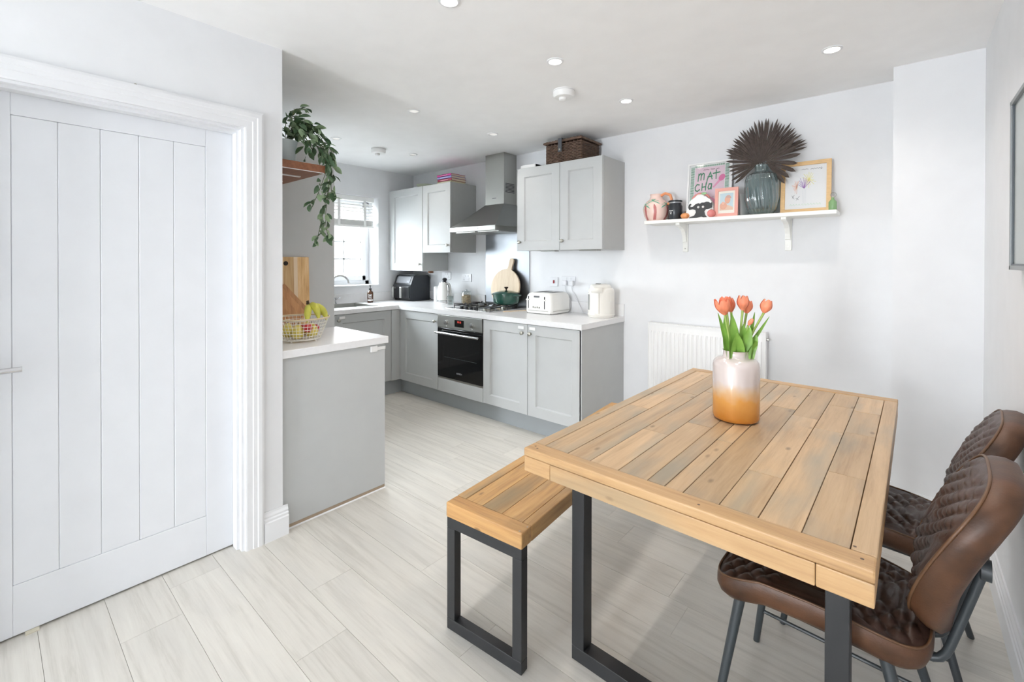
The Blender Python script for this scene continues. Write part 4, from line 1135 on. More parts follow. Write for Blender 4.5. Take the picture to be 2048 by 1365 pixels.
# ------------------------------------------------------------------ ceiling fittings
LENS_ON = mat('lit_lens', (255, 250, 240), 0.3, emis=(1.0, 0.93, 0.82), estr=14.0)
LENS_ADDED_GLOW = mat('unlit_lens_added_glow', (208, 208, 206), 0.15, emis=(1.0, 0.96, 0.9), estr=0.5)  # kitchen lenses are really off; this faint glow is added
DL = [(-1.39, 1.226, 1, 'lit downlight in the ceiling beside the panelled door'), (-1.385, 1.953, 1, 'lit downlight in the ceiling above the smoke alarm row, between the others'),
      (-1.372, 2.731, 1, 'lit downlight in the ceiling nearest the wicker basket'), (-0.272, 2.729, 1, 'lit downlight in the ceiling above the wall shelf'),
      (-0.272, 1.955, 1, 'lit downlight in the ceiling over the dining table'), (-0.272, 1.226, 1, 'lit downlight in the ceiling over the near end of the table'),
      (-2.588, 1.959, 0, 'unlit downlight with added fill light in the kitchen ceiling between the tall cabinet and hood'), (-2.558, 2.732, 0, 'unlit downlight with added fill light in the kitchen ceiling in front of the hood'),
      (-3.668, 1.964, 0, 'unlit downlight with added fill light in the kitchen ceiling by the tall cabinet'), (-3.642, 2.745, 0, 'unlit downlight with added fill light in the kitchen ceiling in front of the tall wall cabinet')]
for x, y, on, lab in DL:
    t = thing('ceiling_downlight', lab, 'downlight', (x, y, HC), group='recessed ceiling downlights')
    part('ring', MB().lathe([(0.045, 0), (0.044, -0.004), (0.034, -0.006), (0.031, -0.002), (0.031, 0.0)], (x, y, HC), 28, closed=True), TRIM if on else mat('ring_grey', (226, 226, 226), 0.3), t, smooth=50)
    part('lens', MB().lathe([(0.031, -0.0015), (0.001, -0.0016)], (x, y, HC), 24), LENS_ON if on else LENS_ADDED_GLOW, t)
    if True:
        l = bpy.data.lights.new('downlight_beam_and_fill', 'SPOT')
        l.energy = 16 if on else 11  # kitchen fittings are unlit; their beams are added fill for the kitchen
        l.color = (1.0, 0.93, 0.86)
        l.spot_size = math.radians(135)
        l.spot_blend = 0.9
        l.shadow_soft_size = 0.028
        lo = bpy.data.objects.new('downlight_beam_and_fill', l)
        COL.objects.link(lo)
        lo.location = (x, y, HC - 0.012)
for x, y, lab in ((-1.583, 2.325, 'round white smoke alarm between the lit downlights'), (-3.705, 2.40, 'round white heat alarm in the kitchen ceiling near the window')):
    t = thing('smoke_alarm', lab, 'smoke alarm', (x, y, HC), group='round white ceiling alarms')
    part('base', MB().lathe([(0.066, 0), (0.066, -0.03), (0.058, -0.042), (0.03, -0.045), (0.001, -0.045)], (x, y, HC), 32), WHITEP, t, smooth=40)
    part('sensor', MB().lathe([(0.024, -0.045), (0.022, -0.06), (0.012, -0.066), (0.001, -0.066)], (x - 0.004, y - 0.008, HC), 18), WHITEP, t, smooth=40)
    part('grille', MB().lathe([(0.0665, -0.006), (0.0665, -0.009)], (x, y, HC), 32, closed=True), mat('alarm_slot', (196, 196, 196), 0.6), t)

# radiator
RX0, RX1, RZ0, RZ1, RYF = -1.497, -0.692, 0.30, 0.895, 3.362
ra = thing('radiator', 'white ribbed panel radiator on the wall behind the dining table', 'radiator', ((RX0 + RX1) / 2, 3.4, RZ0))
RADM = mat('radiator_white', (236, 236, 235), 0.35)
rw = []
n = 24
pitch = (RX1 - RX0 - 0.03) / n
xsr = [(RX0, 0.0)]
for i in range(n):
    c = RX0 + 0.015 + pitch * (i + 0.5)
    xsr += [(c - pitch * 0.42, 0.0), (c - pitch * 0.24, 0.009), (c + pitch * 0.24, 0.009), (c + pitch * 0.42, 0.0)]
xsr.append((RX1, 0.0))
for z, k in ((RZ0, 0), (RZ0 + 0.045, 0), (RZ0 + 0.065, 1), (RZ1 - 0.085, 1), (RZ1 - 0.065, 0), (RZ1 - 0.012, 0)):
    rw.append([(x, RYF + 0.009 - d * k, z) for x, d in xsr])
part('front_panel', MB().grid(rw).box(RX0, RX1, RYF + 0.0098, RYF + 0.03, RZ0, RZ1 - 0.012), RADM, ra, smooth=25)
part('side_cover', MB().box(RX0 - 0.006, RX0, RYF + 0.004, YB - 0.015, RZ0, RZ1), RADM, ra, bev=0.002)
part('side_cover', MB().box(RX1, RX1 + 0.006, RYF + 0.004, YB - 0.015, RZ0, RZ1), RADM, ra, bev=0.002)
tg = MB()
for i in range(40):
    x = RX0 + (RX1 - RX0) * i / 40
    tg.box(x + 0.004, x + 0.016, RYF + 0.016, YB - 0.025, RZ1 - 0.010, RZ1 - 0.004)
tg.box(RX0, RX1, RYF + 0.003, RYF + 0.016, RZ1 - 0.012, RZ1 - 0.003).box(RX0, RX1, YB - 0.028, YB - 0.015, RZ1 - 0.012, RZ1 - 0.003)
part('top_grille', tg, RADM, ra)
part('back_panel', MB().box(RX0, RX1, YB - 0.045, YB - 0.02, RZ0, RZ1 - 0.012), RADM, ra)
part('bleed_valve', MB().tube([(RX1 + 0.006, 3.39, RZ1 - 0.05), (RX1 + 0.02, 3.39, RZ1 - 0.05)], 0.008, 10), SATIN, ra)
part('pipe', MB().tube([(RX0 - 0.02, 3.39, 0.001), (RX0 - 0.02, 3.39, RZ0 + 0.03), (RX0 + 0.01, 3.39, RZ0 + 0.03)], 0.008, 8).tube([(RX1 + 0.02, 3.39, 0.001), (RX1 + 0.02, 3.39, RZ0 + 0.03), (RX1 - 0.01, 3.39, RZ0 + 0.03)], 0.008, 8), RADM, ra)

# picture on the wall behind the chairs
pc = thing('picture_frame', 'grey framed picture on the wall above the leather chairs', 'picture', (XR, 2.1, 1.336))
FRM = mat('grey_frame', (142, 146, 148), 0.4, 0.3)
ya, yb, za, zb = 1.72, 2.262, 1.336, 1.90
fr = MB()
for a in ((XR - 0.03, XR - 0.001, ya, yb, za, za + 0.014), (XR - 0.03, XR - 0.001, ya, yb, zb - 0.014, zb), (XR - 0.03, XR - 0.001, ya, ya + 0.014, za, zb), (XR - 0.03, XR - 0.001, yb - 0.014, yb, za, zb)):
    fr.box(*a)
part('frame', fr, FRM, pc, bev=0.001)
part('inner_lip', MB().box(XR - 0.026, XR - 0.022, yb - 0.02, yb - 0.013, za, zb).box(XR - 0.026, XR - 0.022, ya, yb, za + 0.013, za + 0.02), mat('frame_dark', (84, 90, 96), 0.4), pc)
part('print', MB().box(XR - 0.02, XR - 0.012, ya + 0.012, yb - 0.012, za + 0.012, zb - 0.012), mat('pale_print', (228, 228, 228), 0.6, var=0.06, vscale=5), pc)
part('pane', MB().box(XR - 0.0235, XR - 0.0225, ya + 0.013, yb - 0.013, za + 0.013, zb - 0.013), GLASSP, pc)

# ------------------------------------------------------------------ white display shelf on the back wall
SZ = 1.668
SHM = mat('white_shelf', (240, 240, 236), 0.4)
sh = thing('display_shelf', 'white wall shelf on two brackets above the radiator', 'shelf', (-0.885, YB, 1.44))
part('board', MB().box(-1.478, -0.296, 3.235, YB - 0.001, 1.643, SZ), SHM, sh, bev=0.004, seg=3)
for x in (-1.236, -0.570):
    br = MB().box(x - 0.019, x + 0.019, YB - 0.018, YB - 0.001, 1.436, 1.643)
    pts = [(YB - 0.018, 1.643), (3.262, 1.643), (3.262, 1.628), (3.275, 1.620), (3.31, 1.616), (3.345, 1.604), (3.375, 1.58), (3.395, 1.545), (3.403, 1.51), (YB - 0.018, 1.505)]
    br.prism(pts, lambda p, q: (x - 0.014, p, q), lambda p, q: (x + 0.014, p, q))
    b_ = part('bracket', br, SHM, sh, bev=0.003)
    part('screw', MB().lathe([(0.005, 0), (0.004, -0.002)], (x, YB - 0.018, 1.46), 10, 'y'), SATIN, b_)

# striped jug
jx, jy = -1.425, 3.335
PINKC = mat('blush_ceramic', (236, 208, 198), 0.35)
jg = thing('ceramic_jug', 'blush ceramic jug with orange handle and green fronds on the display shelf', 'jug', (jx, jy, SZ))
jprof = [(0.055, 0), (0.068, 0.006), (0.088, 0.04), (0.096, 0.085), (0.090, 0.125), (0.066, 0.155), (0.048, 0.168), (0.044, 0.19), (0.047, 0.205), (0.043, 0.205), (0.040, 0.18), (0.001, 0.17)]
part('body', MB().lathe(jprof, (jx, jy, SZ), 36), PINKC, jg, smooth='all')
def jrad(z):
    for (r0, z0), (r1, z1) in zip(jprof, jprof[1:]):
        if z0 <= z <= z1 and z1 > z0:
            return r0 + (r1 - r0) * (z - z0) / (z1 - z0)
    return 0.05
def onjug(a, z, off=0.0012):
    r = jrad(z) + off
    return (jx + r * math.sin(a), jy - r * math.cos(a), SZ + z)
def band(parent, nm, m, path, w):
    """painted patch following the jug: path of (angle, height), half-widths per point"""
    rows = []
    for (a, z), ww in zip(path, w):
        r = jrad(z)
        rows.append([onjug(a - ww / r, z), onjug(a, z, 0.002), onjug(a + ww / r, z)])
    part(nm, MB().grid(rows), m, parent, smooth='all')
ROSE = mat('dark_rose_glaze', (188, 112, 110), 0.35)
FROND = mat('frond_green_glaze', (104, 176, 146), 0.35)
for a0 in (-0.62, 0.22, 1.3, -1.6):
    band(jg, 'stripe', ROSE, [(a0 + 0.10 * math.sin(t * 3), 0.008 + 0.115 * t) for t in [i / 9 for i in range(10)]], [0.010] * 8 + [0.007, 0.002])
for ca, cz in ((-0.62, 0.118), (0.05, 0.148), (1.3, 0.12)):
    for k in range(6):
        an = -0.3 + k * 0.75
        L_ = 0.05
        path = [(ca + L_ * f * math.cos(an) / jrad(cz), max(0.05, min(0.165, cz + L_ * f * math.sin(an) * 0.7 - 0.018 * f * f))) for f in (0, .25, .5, .75, 1)]
        band(jg, 'frond', FROND, path, [0.003, 0.008, 0.009, 0.006, 0.001])
part('handle', MB().tube([(jx + 0.042, jy - 0.01, SZ + 0.192), (jx + 0.075, jy - 0.012, SZ + 0.205), (jx + 0.112, jy - 0.012, SZ + 0.19), (jx + 0.122, jy - 0.01, SZ + 0.155), (jx + 0.108, jy - 0.008, SZ + 0.128), (jx + 0.084, jy, SZ + 0.125)], 0.0105, 10),
     mat('orange_glaze', (228, 152, 106), 0.35), jg, smooth='all')

# black candle jar
cx, cy = -1.272, 3.315
c = thing('candle_jar', 'black lidded candle jar on the display shelf next to the jug', 'candle', (cx, cy, SZ))
CJ = mat('charcoal_glass', (40, 44, 50), 0.25)
part('jar', MB().lathe([(0.045, 0), (0.050, 0.005), (0.050, 0.098), (0.044, 0.112), (0.043, 0.122)], (cx, cy, SZ), 30), CJ, c, smooth=45)
part('collar', MB().lathe([(0.0425, 0.122), (0.0425, 0.131)], (cx, cy, SZ), 26), mat('silver_collar', (170, 172, 174), 0.3, 0.5), c, smooth=45)
part('lid', MB().lathe([(0.046, 0.131), (0.049, 0.134), (0.049, 0.141), (0.043, 0.144), (0.001, 0.144)], (cx, cy, SZ), 30), CJ, c, smooth=45)
fnc = lambda a, b: (cx + 0.0506 * math.sin(-0.25 + a / 0.05), cy - 0.0506 * math.cos(-0.25 + a / 0.05), SZ + b)
part('lettering', ribbons([[(-0.018, .064), (-0.012, .068), (-0.006, .063), (0.0, .068), (0.006, .063), (0.014, .067)], [(-0.010, .052), (-0.004, .049), (0.004, .053)], [(-0.006, .044), (0.004, .043)]], 0.003, fnc), WHITEP, c)

# small orange gourd
gx, gy = -1.186, 3.275
g_ = thing('mini_pumpkin', 'small orange ceramic pumpkin beside the black candle jar', 'ornament', (gx, gy, SZ))
rows = []
for i in range(11):
    t = PI * i / 10
    rows.append([(gx + 0.029 * math.sin(t) * (1 + 0.07 * math.cos(7 * a)) * math.cos(a), gy + 0.029 * math.sin(t) * (1 + 0.07 * math.cos(7 * a)) * math.sin(a), SZ + 0.022 - 0.022 * math.cos(t)) for a in [2 * PI * k / 35 for k in range(35)]])
part('body', MB().grid(rows, close_u=True), mat('pumpkin_orange', (220, 150, 96), 0.4), g_, smooth='all')
part('stalk', MB().tube([(gx, gy, SZ + 0.042), (gx + 0.004, gy, SZ + 0.054)], 0.004, 6), mat('brown_stalk', (90, 66, 40), 0.7), g_)

# black and white ceramic ornament
ex, ey = -1.083, 3.30
el = thing('ceramic_ornament', 'white arched ceramic ornament with a black curling silhouette', 'ornament', (ex, ey, SZ))
outl = [(-0.088, 0), (-0.092, 0.05), (-0.086, 0.09), (-0.066, 0.128), (-0.035, 0.15), (0, 0.157), (0.035, 0.15), (0.066, 0.128), (0.086, 0.09), (0.09, 0.05), (0.084, 0)]
part('body', MB().prism(outl, lambda a, b: (ex + a, ey - 0.022, SZ + b), lambda a, b: (ex + a, ey + 0.022, SZ + b)), mat('white_glaze', (240, 240, 238), 0.3), el, bev=0.008, seg=3)
BLK = mat('black_glaze', (52, 52, 52), 0.4)
def relief(nm, poly, m, d=0.004):
    part(nm, MB().prism(poly, lambda a, b: (ex + a, ey - 0.022 - d, SZ + b), lambda a, b: (ex + a, ey - 0.02, SZ + b)), m, el, bev=0.001)
relief('silhouette', [(-0.078, 0.002), (-0.07, 0.012), (-0.04, 0.02), (-0.028, 0.04), (-0.03, 0.058), (-0.05, 0.066), (-0.074, 0.062), (-0.082, 0.08), (-0.076, 0.10), (-0.064, 0.106), (-0.058, 0.098), (-0.066, 0.094), (-0.066, 0.082),
                     (-0.048, 0.084), (-0.03, 0.10), (-0.01, 0.106), (0.0, 0.101), (0.012, 0.108), (0.03, 0.107), (0.042, 0.112), (0.058, 0.11), (0.07, 0.10), (0.08, 0.105), (0.084, 0.09), (0.082, 0.068), (0.062, 0.062), (0.04, 0.06), (0.03, 0.046), (0.036, 0.02), (0.05, 0.002), (0.026, 0.002), (0.01, 0.01), (-0.02, 0.004)], BLK)
for x in (-0.010, 0.022):
    part('eye', MB().sphere((ex + x, ey - 0.027, SZ + 0.077), 0.0085, 12, 8), WHITEP, el, smooth='all')
part('arch_band', MB().tube([(ex + 0.062 * math.cos(a), ey - 0.004, SZ + 0.122 + 0.052 * math.sin(a)) for a in [0.35 + (PI - 0.7) * i / 12 for i in range(13)]], 0.007, 8), mat('coral_glaze', (214, 138, 130), 0.4), el, smooth='all')
part('arch_leaf', MB().sphere((ex + 0.022, ey - 0.010, SZ + 0.172), 0.012, 10, 8, (1.6, 0.5, 0.8)), mat('leaf_glaze', (152, 190, 140), 0.4), el, smooth='all')
part('snow_cap', MB().sphere((ex - 0.004, ey - 0.006, SZ + 0.150), 0.026, 12, 8, (1.3, 0.7, 0.8)), mat('white_glaze', (240, 240, 238), 0.3), el, smooth='all')
bx_, by_ = -1.003, 3.262
b = thing('glass_bauble', 'small glossy pink bauble against the pink photo frame', 'ornament', (bx_, by_, SZ))
part('ball', MB().sphere((bx_, by_, SZ + 0.027), 0.027, 22, 14), mat('pink_gloss', (222, 132, 128), 0.1, coat=0.6), b, smooth='all')
part('cap', MB().lathe([(0.007, 0.053), (0.007, 0.059), (0.001, 0.06)], (bx_, by_, SZ), 10), SATIN, b)

# pictures standing on the shelf
def framed(name, label, x0, x1, hgt, yb_, ang, bd, dep, frm, cat):
    """frame leaning back on the wall: returns (thing, mapping from (0..1, 0..1) of the picture to space)"""
    w = x1 - x0
    f = lean(x0, yb_, SZ + 0.001 + dep * math.sin(ang) * 0, ang)
    t = thing(name, label, cat, ((x0 + x1) / 2, yb_, SZ))
    for (a0, a1, h0, h1) in ((0, w, 0, bd), (0, w, hgt - bd, hgt), (0, bd, bd, hgt - bd), (w - bd, w, bd, hgt - bd)):
        part('frame_bar', MB().prism([(a0, h0), (a1, h0), (a1, h1), (a0, h1)], lambda a, b: f(a, b, 0), lambda a, b: f(a, b, dep)), frm, t, bev=0.001)
    part('backing', MB().prism([(bd * 0.6, bd * 0.6), (w - bd * 0.6, bd * 0.6), (w - bd * 0.6, hgt - bd * 0.6), (bd * 0.6, hgt - bd * 0.6)], lambda a, b: f(a, b, 0.001), lambda a, b: f(a, b, dep * 0.45)), mat('card_white', (238, 236, 236), 0.7), t)
    g0 = lambda off: (lambda u, v: f(bd + u * (w - 2 * bd), bd + v * (hgt - 2 * bd), dep * 0.45 + off))
    return t, g0
def patch(t, nm, poly, m, g0, off):
    part(nm, MB().cap([g0(off)(u, v) for u, v in poly]), m, t)
WF = mat('white_frame', (240, 240, 240), 0.4)
t, g0 = framed('art_print', 'white framed pink art print with green lettering on the display shelf', -1.212, -0.905, 0.415, 3.37, 0.13, 0.012, 0.016, WF, 'picture')
PG = mat('print_green', (74, 140, 106), 0.6)
patch(t, 'pink_ground', [(0.14, 0.06), (0.86, 0.06), (0.86, 0.94), (0.14, 0.94)], mat('print_pink', (236, 208, 220), 0.7), g0, 0.0006)
sq = MB()
for i in range(44):
    v = 0.03 + 0.94 * i / 44
    for u0, u1 in ((0.035, 0.125), (0.875, 0.965)):
        sq.cap([g0(0.0009)(u, vv) for u, vv in ((u0, v), (u1, v), (u1, v + 0.0115), (u0, v + 0.0115))])
for i in range(30):
    u = 0.14 + 0.72 * i / 30
    for v0, v1 in ((0.02, 0.052), (0.948, 0.98)):
        sq.cap([g0(0.0009)(uu, v) for uu, v in ((u, v0), (u + 0.014, v0), (u + 0.014, v1), (u, v1))])
part('border_ticks', sq, PG, t, kind='stuff')
def strokes(t, nm, lines, w, m, g0, off=0.0012):
    part(nm, ribbons(lines, w, g0(off)), m, t)
strokes(t, 'lettering', [[(0.22, 0.685), (0.235, 0.825)], [(0.23, 0.785), (0.28, 0.830), (0.30, 0.815), (0.29, 0.705)], [(0.295, 0.785), (0.34, 0.830), (0.37, 0.815), (0.365, 0.705)],
                         [(0.43, 0.615), (0.45, 0.705), (0.52, 0.835), (0.565, 0.705)], [(0.46, 0.750), (0.57, 0.760)], [(0.66, 0.865), (0.66, 0.705)], [(0.585, 0.805), (0.75, 0.820)],
                         [(0.26, 0.615), (0.20, 0.625), (0.155, 0.575), (0.165, 0.515), (0.215, 0.495), (0.27, 0.525)], [(0.33, 0.635), (0.325, 0.505)], [(0.425, 0.640), (0.415, 0.505)], [(0.325, 0.565), (0.42, 0.570)],
                         [(0.55, 0.615), (0.50, 0.615), (0.475, 0.555), (0.49, 0.520), (0.53, 0.525), (0.56, 0.585), (0.56, 0.615), (0.555, 0.515)]], 0.024, PG, g0)
strokes(t, 'caption', [[(0.35 + 0.035 * i, 0.885 + 0.006 * ((i * 7) % 3)), (0.365 + 0.035 * i, 0.895 - 0.004 * (i % 2)), (0.378 + 0.035 * i, 0.885 + 0.005 * (i % 3))] for i in range(11) if i not in (4, 8)], 0.010, mat('print_dark', (130, 96, 110), 0.6), g0)
patch(t, 'spoon_bowl', [(0.80 + 0.075 * math.cos(a) + 0.02 * math.sin(a), 0.715 + 0.062 * math.sin(a)) for a in [2 * PI * i / 18 for i in range(18)]], mat('print_hot_pink', (226, 120, 168), 0.6), g0, 0.0012)
patch(t, 'spoon_handle', [(0.58, 0.55), (0.62, 0.535), (0.78, 0.66), (0.74, 0.69)], mat('print_mid_pink', (234, 158, 190), 0.6), g0, 0.0010)
patch(t, 'pink_disc', [(0.45 + 0.24 * math.cos(a), 0.25 + 0.13 * math.sin(a)) for a in [2 * PI * i / 24 for i in range(24)]], mat('print_mid_pink', (234, 158, 190), 0.6), g0, 0.0011)
part('pane', MB().cap([g0(0.004)(u, v) for u, v in ((0, 0), (1, 0), (1, 1), (0, 1))]), GLASSP, t)

PKF = mat('blush_frame', (226, 164, 152), 0.5)
t, g0 = framed('photo_frame', 'pink photo frame holding a baby photo on the display shelf', -0.986, -0.838, 0.196, 3.285, 0.10, 0.021, 0.014, PKF, 'photo frame')
patch(t, 'mount', [(0, 0), (1, 0), (1, 1), (0, 1)], mat('photo_white', (232, 232, 222), 0.6), g0, 0.0005)
patch(t, 'photo', [(0.10, 0.14), (0.90, 0.14), (0.90, 0.90), (0.10, 0.90)], mat('photo_blue', (186, 206, 214), 0.6, var=0.05), g0, 0.0009)
patch(t, 'blanket', [(0.10, 0.14), (0.90, 0.14), (0.90, 0.26), (0.62, 0.36), (0.35, 0.42), (0.10, 0.30)], mat('photo_beige', (216, 186, 166), 0.6, var=0.1), g0, 0.0011)
patch(t, 'shoulder', [(0.32 + 0.22 * math.cos(a), 0.34 + 0.16 * math.sin(a)) for a in [2 * PI * i / 18 for i in range(18)]], mat('photo_skin', (214, 164, 142), 0.6, var=0.12), g0, 0.0013)
patch(t, 'head', [(0.56 + 0.17 * math.cos(a), 0.60 + 0.17 * math.sin(a)) for a in [2 * PI * i / 20 for i in range(20)]], mat('photo_skin', (214, 164, 142), 0.6, var=0.12), g0, 0.0015)
patch(t, 'knit_hat', [(0.60 + 0.19 * math.cos(a), 0.64 + 0.17 * math.sin(a)) for a in [0.1 + (PI - 0.5) * i / 14 for i in range(15)]], mat('photo_taupe', (196, 158, 146), 0.6), g0, 0.0017)
patch(t, 'hand', [(0.30 + 0.09 * math.cos(a), 0.46 + 0.07 * math.sin(a)) for a in [2 * PI * i / 14 for i in range(14)]], mat('photo_skin_light', (224, 178, 158), 0.6), g0, 0.0018)
part('strut', MB().quad(lean(-0.93, 3.31, SZ, 0)(0, 0.002, 0), lean(-0.93, 3.31, SZ, 0)(0.03, 0.002, 0), (-0.90, 3.303, SZ + 0.13), (-0.93, 3.303, SZ + 0.13)), mat('card_white', (238, 236, 236), 0.7), t)

t, g0 = framed('drawing_frame', "oak framed child's flower drawing on the display shelf", -0.602, -0.334, 0.325, 3.352, 0.10, 0.024, 0.018, OAKF, 'picture')
patch(t, 'paper', [(0, 0), (1, 0), (1, 1), (0, 1)], mat('drawing_paper', (238, 236, 238), 0.7), g0, 0.0005)
rd = random.Random(11)
def scrib(cu, cv, n, L0, a0, a1):
    return [[(cu, cv), (cu + L0 * rd.uniform(.6, 1) * math.cos(a) * 0.9, cv + L0 * rd.uniform(.6, 1) * math.sin(a))] for a in [a0 + (a1 - a0) * i / (n - 1) for i in range(n)]]
strokes(t, 'purple_petals', scrib(0.47, 0.47, 12, 0.27, 0.7, 2.5), 0.008, mat('crayon_purple', (166, 120, 190), 0.7), g0)
strokes(t, 'yellow_petals', scrib(0.58, 0.66, 16, 0.20, 0, 5.9), 0.010, mat('crayon_yellow', (236, 226, 140), 0.7), g0, 0.0010)
strokes(t, 'peach_petals', scrib(0.30, 0.52, 14, 0.17, 1.2, 4.6), 0.008, mat('crayon_peach', (240, 186, 162), 0.7), g0, 0.0011)
strokes(t, 'stem_lines', [[(0.47, 0.46), (0.47, 0.12)], [(0.43, 0.44), (0.44, 0.14)], [(0.51, 0.44), (0.50, 0.14)]], 0.005, mat('crayon_grey', (214, 216, 222), 0.7), g0)
strokes(t, 'grass_lines', [[(0.12 + 0.07 * i, 0.09), (0.15 + 0.07 * i, 0.12), (0.17 + 0.07 * i, 0.08)] for i in range(11)], 0.006, mat('crayon_green', (190, 222, 190), 0.7), g0)
strokes(t, 'kisses', [[(0.17, 0.32), (0.23, 0.24)], [(0.23, 0.33), (0.18, 0.26)], [(0.27, 0.26), (0.34, 0.22)], [(0.36, 0.30), (0.28, 0.21)]], 0.007, mat('pen_black', (90, 88, 96), 0.7), g0)
strokes(t, 'signature', [[(0.40 + 0.04 * i, 0.905 + 0.012 * (i % 2)), (0.44 + 0.04 * i, 0.915 - 0.010 * (i % 2))] for i in range(4)] + [[(0.62 + 0.03 * i, 0.895 + 0.016 * (i % 2)), (0.65 + 0.03 * i, 0.915 - 0.016 * (i % 2))] for i in range(8)] + [[(0.88, 0.93), (0.86, 0.88), (0.90, 0.90)]], 0.007, mat('pen_black', (90, 88, 96), 0.7), g0)
part('pane', MB().cap([g0(0.004)(u, v) for u, v in ((0, 0), (1, 0), (1, 1), (0, 1))]), GLASSP, t)

# little card behind the glass vase, green bottle ornament
single('greeting_card', MB().prism([(0, 0), (0.09, 0), (0.09, 0.15), (0, 0.15)], lambda a, b: (-0.828 + a * 0.35, 3.30 + a * 0.9, SZ + b), lambda a, b: (-0.8265 + a * 0.35, 3.2985 + a * 0.9, SZ + b)),
       mat('pale_card', (224, 224, 222), 0.7), 'pale card standing between the pink photo frame and glass vase', 'card')
gx, gy = -0.325, 3.335
gb = thing('bottle_ornament', 'tiny green glass bottle with wire loop at the shelf end', 'ornament', (gx, gy, SZ))
part('bottle', MB().lathe([(0.018, 0), (0.021, 0.004), (0.021, 0.055), (0.012, 0.068), (0.008, 0.072), (0.008, 0.082)], (gx, gy, SZ), 18), mat('green_bottle', (128, 164, 116), 0.15), gb, smooth=50)
part('loop', MB().tube([(gx + 0.004 + 0.014 * math.cos(a), gy, SZ + 0.098 + 0.014 * math.sin(a)) for a in [2 * PI * i / 16 for i in range(16)]], 0.0016, 5, closed=True), SATIN, gb)

# glass vase with dried palm
vx, vy = -0.706, 3.325
vz = thing('glass_vase', 'blue-grey swirled glass vase on the display shelf', 'vase', (vx, vy, SZ))
vp = [(0.055, 0.0), (0.066, 0.004), (0.086, 0.04), (0.0985, 0.10), (0.101, 0.17), (0.098, 0.225), (0.088, 0.258), (0.062, 0.276), (0.044, 0.282), (0.040, 0.292), (0.040, 0.318), (0.043, 0.330)]
rows = []
for i in range(len(vp) - 1):
    (r0, z0), (r1, z1) = vp[i], vp[i + 1]
    for k in range(4):
        f = k / 4
        r, z = r0 + (r1 - r0) * f, z0 + (z1 - z0) * f
        amp = 0.0022 * min(1, max(0, (r - 0.05) / 0.03))
        rows.append([(vx + (r + amp * math.cos(22 * a + z * 26)) * math.cos(a), vy + (r + amp * math.cos(22 * a + z * 26)) * math.sin(a), SZ + z) for a in [2 * PI * q / 132 for q in range(132)]])
part('body', MB().grid(rows, close_u=True).cap(rows[0], True), GLASSV, vz, smooth='all')
part('sediment', MB().lathe([(0.052, 0.005), (0.066, 0.012), (0.080, 0.034), (0.001, 0.036)], (vx, vy, SZ), 28), glass('olive_glass', (176, 174, 140), 0.05, 0.1, 0.55), vz, smooth=50)
def palm(lab, c, R0, a0, a1, n, w, tilt, lift, rnd):
    """fan leaf: blades spreading from c in a plane tipped towards the room"""
    t = thing('dried_palm_leaf', lab, 'palm leaf', (vx, vy, SZ + 0.02), group='dried palm leaves in the glass vase')
    part('stalk', MB().tube([(vx + (c[0] - vx) * 0.2, vy, SZ + 0.03), (vx + (c[0] - vx) * 0.5, vy - 0.004, SZ + 0.20), c], 0.003, 6), PALM, t)
    for i in range(n):
        a = a0 + (a1 - a0) * i / (n - 1) + rnd.uniform(-.02, .02)
        L_ = R0 * (1 + rnd.uniform(-.06, .06)) * (0.90 + 0.10 * math.sin(a))
        dirx, dirz = math.cos(a), math.sin(a)
        rows = []
        for f, ww in ((0.04, 0.15), (0.35, 0.6), (0.7, 1.0), (0.88, 0.8), (1.0, 0.05)):
            d = L_ * f
            ht = w * ww
            y = c[1] - tilt * d - lift * (f * f) * R0
            px, pz = c[0] + dirx * d, c[2] + dirz * d - 0.05 * f * f * R0 * (1 - dirz)
            rows.append([(px - dirz * ht, y + ht * 0.55, pz + dirx * ht), (px, y - ht * 0.3, pz), (px + dirz * ht, y + ht * 0.55, pz - dirx * ht)])
        part('leaf_blade', MB().grid(rows), PALM, t)
rp = random.Random(5)
palm('largest dried palm fan standing at the back of the glass vase', (vx + 0.0, 3.355, SZ + 0.365), 0.265, math.radians(14), math.radians(166), 34, 0.0085, -0.05, -0.02, rp)
palm('mid-sized dried palm fan in front of the largest one', (vx - 0.015, 3.325, SZ + 0.335), 0.205, math.radians(28), math.radians(150), 24, 0.0085, 0.05, 0.10, rp)
palm('drooping dried palm fan spreading over the oak frame', (vx + 0.02, 3.32, SZ + 0.345), 0.215, math.radians(-50), math.radians(34), 7, 0.014, 0.06, 0.12, rp)
palm('drooping dried palm fan spreading over the pink art print', (vx - 0.02, 3.33, SZ + 0.345), 0.205, math.radians(148), math.radians(218), 8, 0.010, 0.05, 0.08, rp)

# ------------------------------------------------------------------ dining table (laid out in its own frame: x across, y along)
TZ, TU = 0.770, 0.696
tb = thing('dining_table', 'reclaimed wood dining table with black steel legs', 'table', (-0.4635, 1.844, 0), math.radians(-0.9), local=True)
def plank(parent, nm, m, x0, x1, y0, y1, z0, z1, bev=0.0016):
    """one board with its own origin so that its grain is its own"""
    cx, cy = (x0 + x1) / 2, (y0 + y1) / 2
    o = bpy.data.objects.new(nm, MB().box(x0 - cx, x1 - cx, y0 - cy, y1 - cy, z0, z1).mesh(nm))
    o.data.materials.append(m)
    COL.objects.link(o)
    o.parent = parent
    o.location = (cx, cy, 0)
    finish(o, 0, bev)
    return o
HW, HL = 0.4375, 0.732
seams = [-0.3965, -0.3095, -0.2295, -0.1375, -0.0495, -0.0015, 0.0475, 0.1355, 0.2215, 0.3075, 0.3935]
g_ = 0.0009
plank(tb, 'side_board', TABLEW, -HW, seams[0] - g_, -HL + 0.058, HL - 0.058, 0.7445, TZ, 0.003)
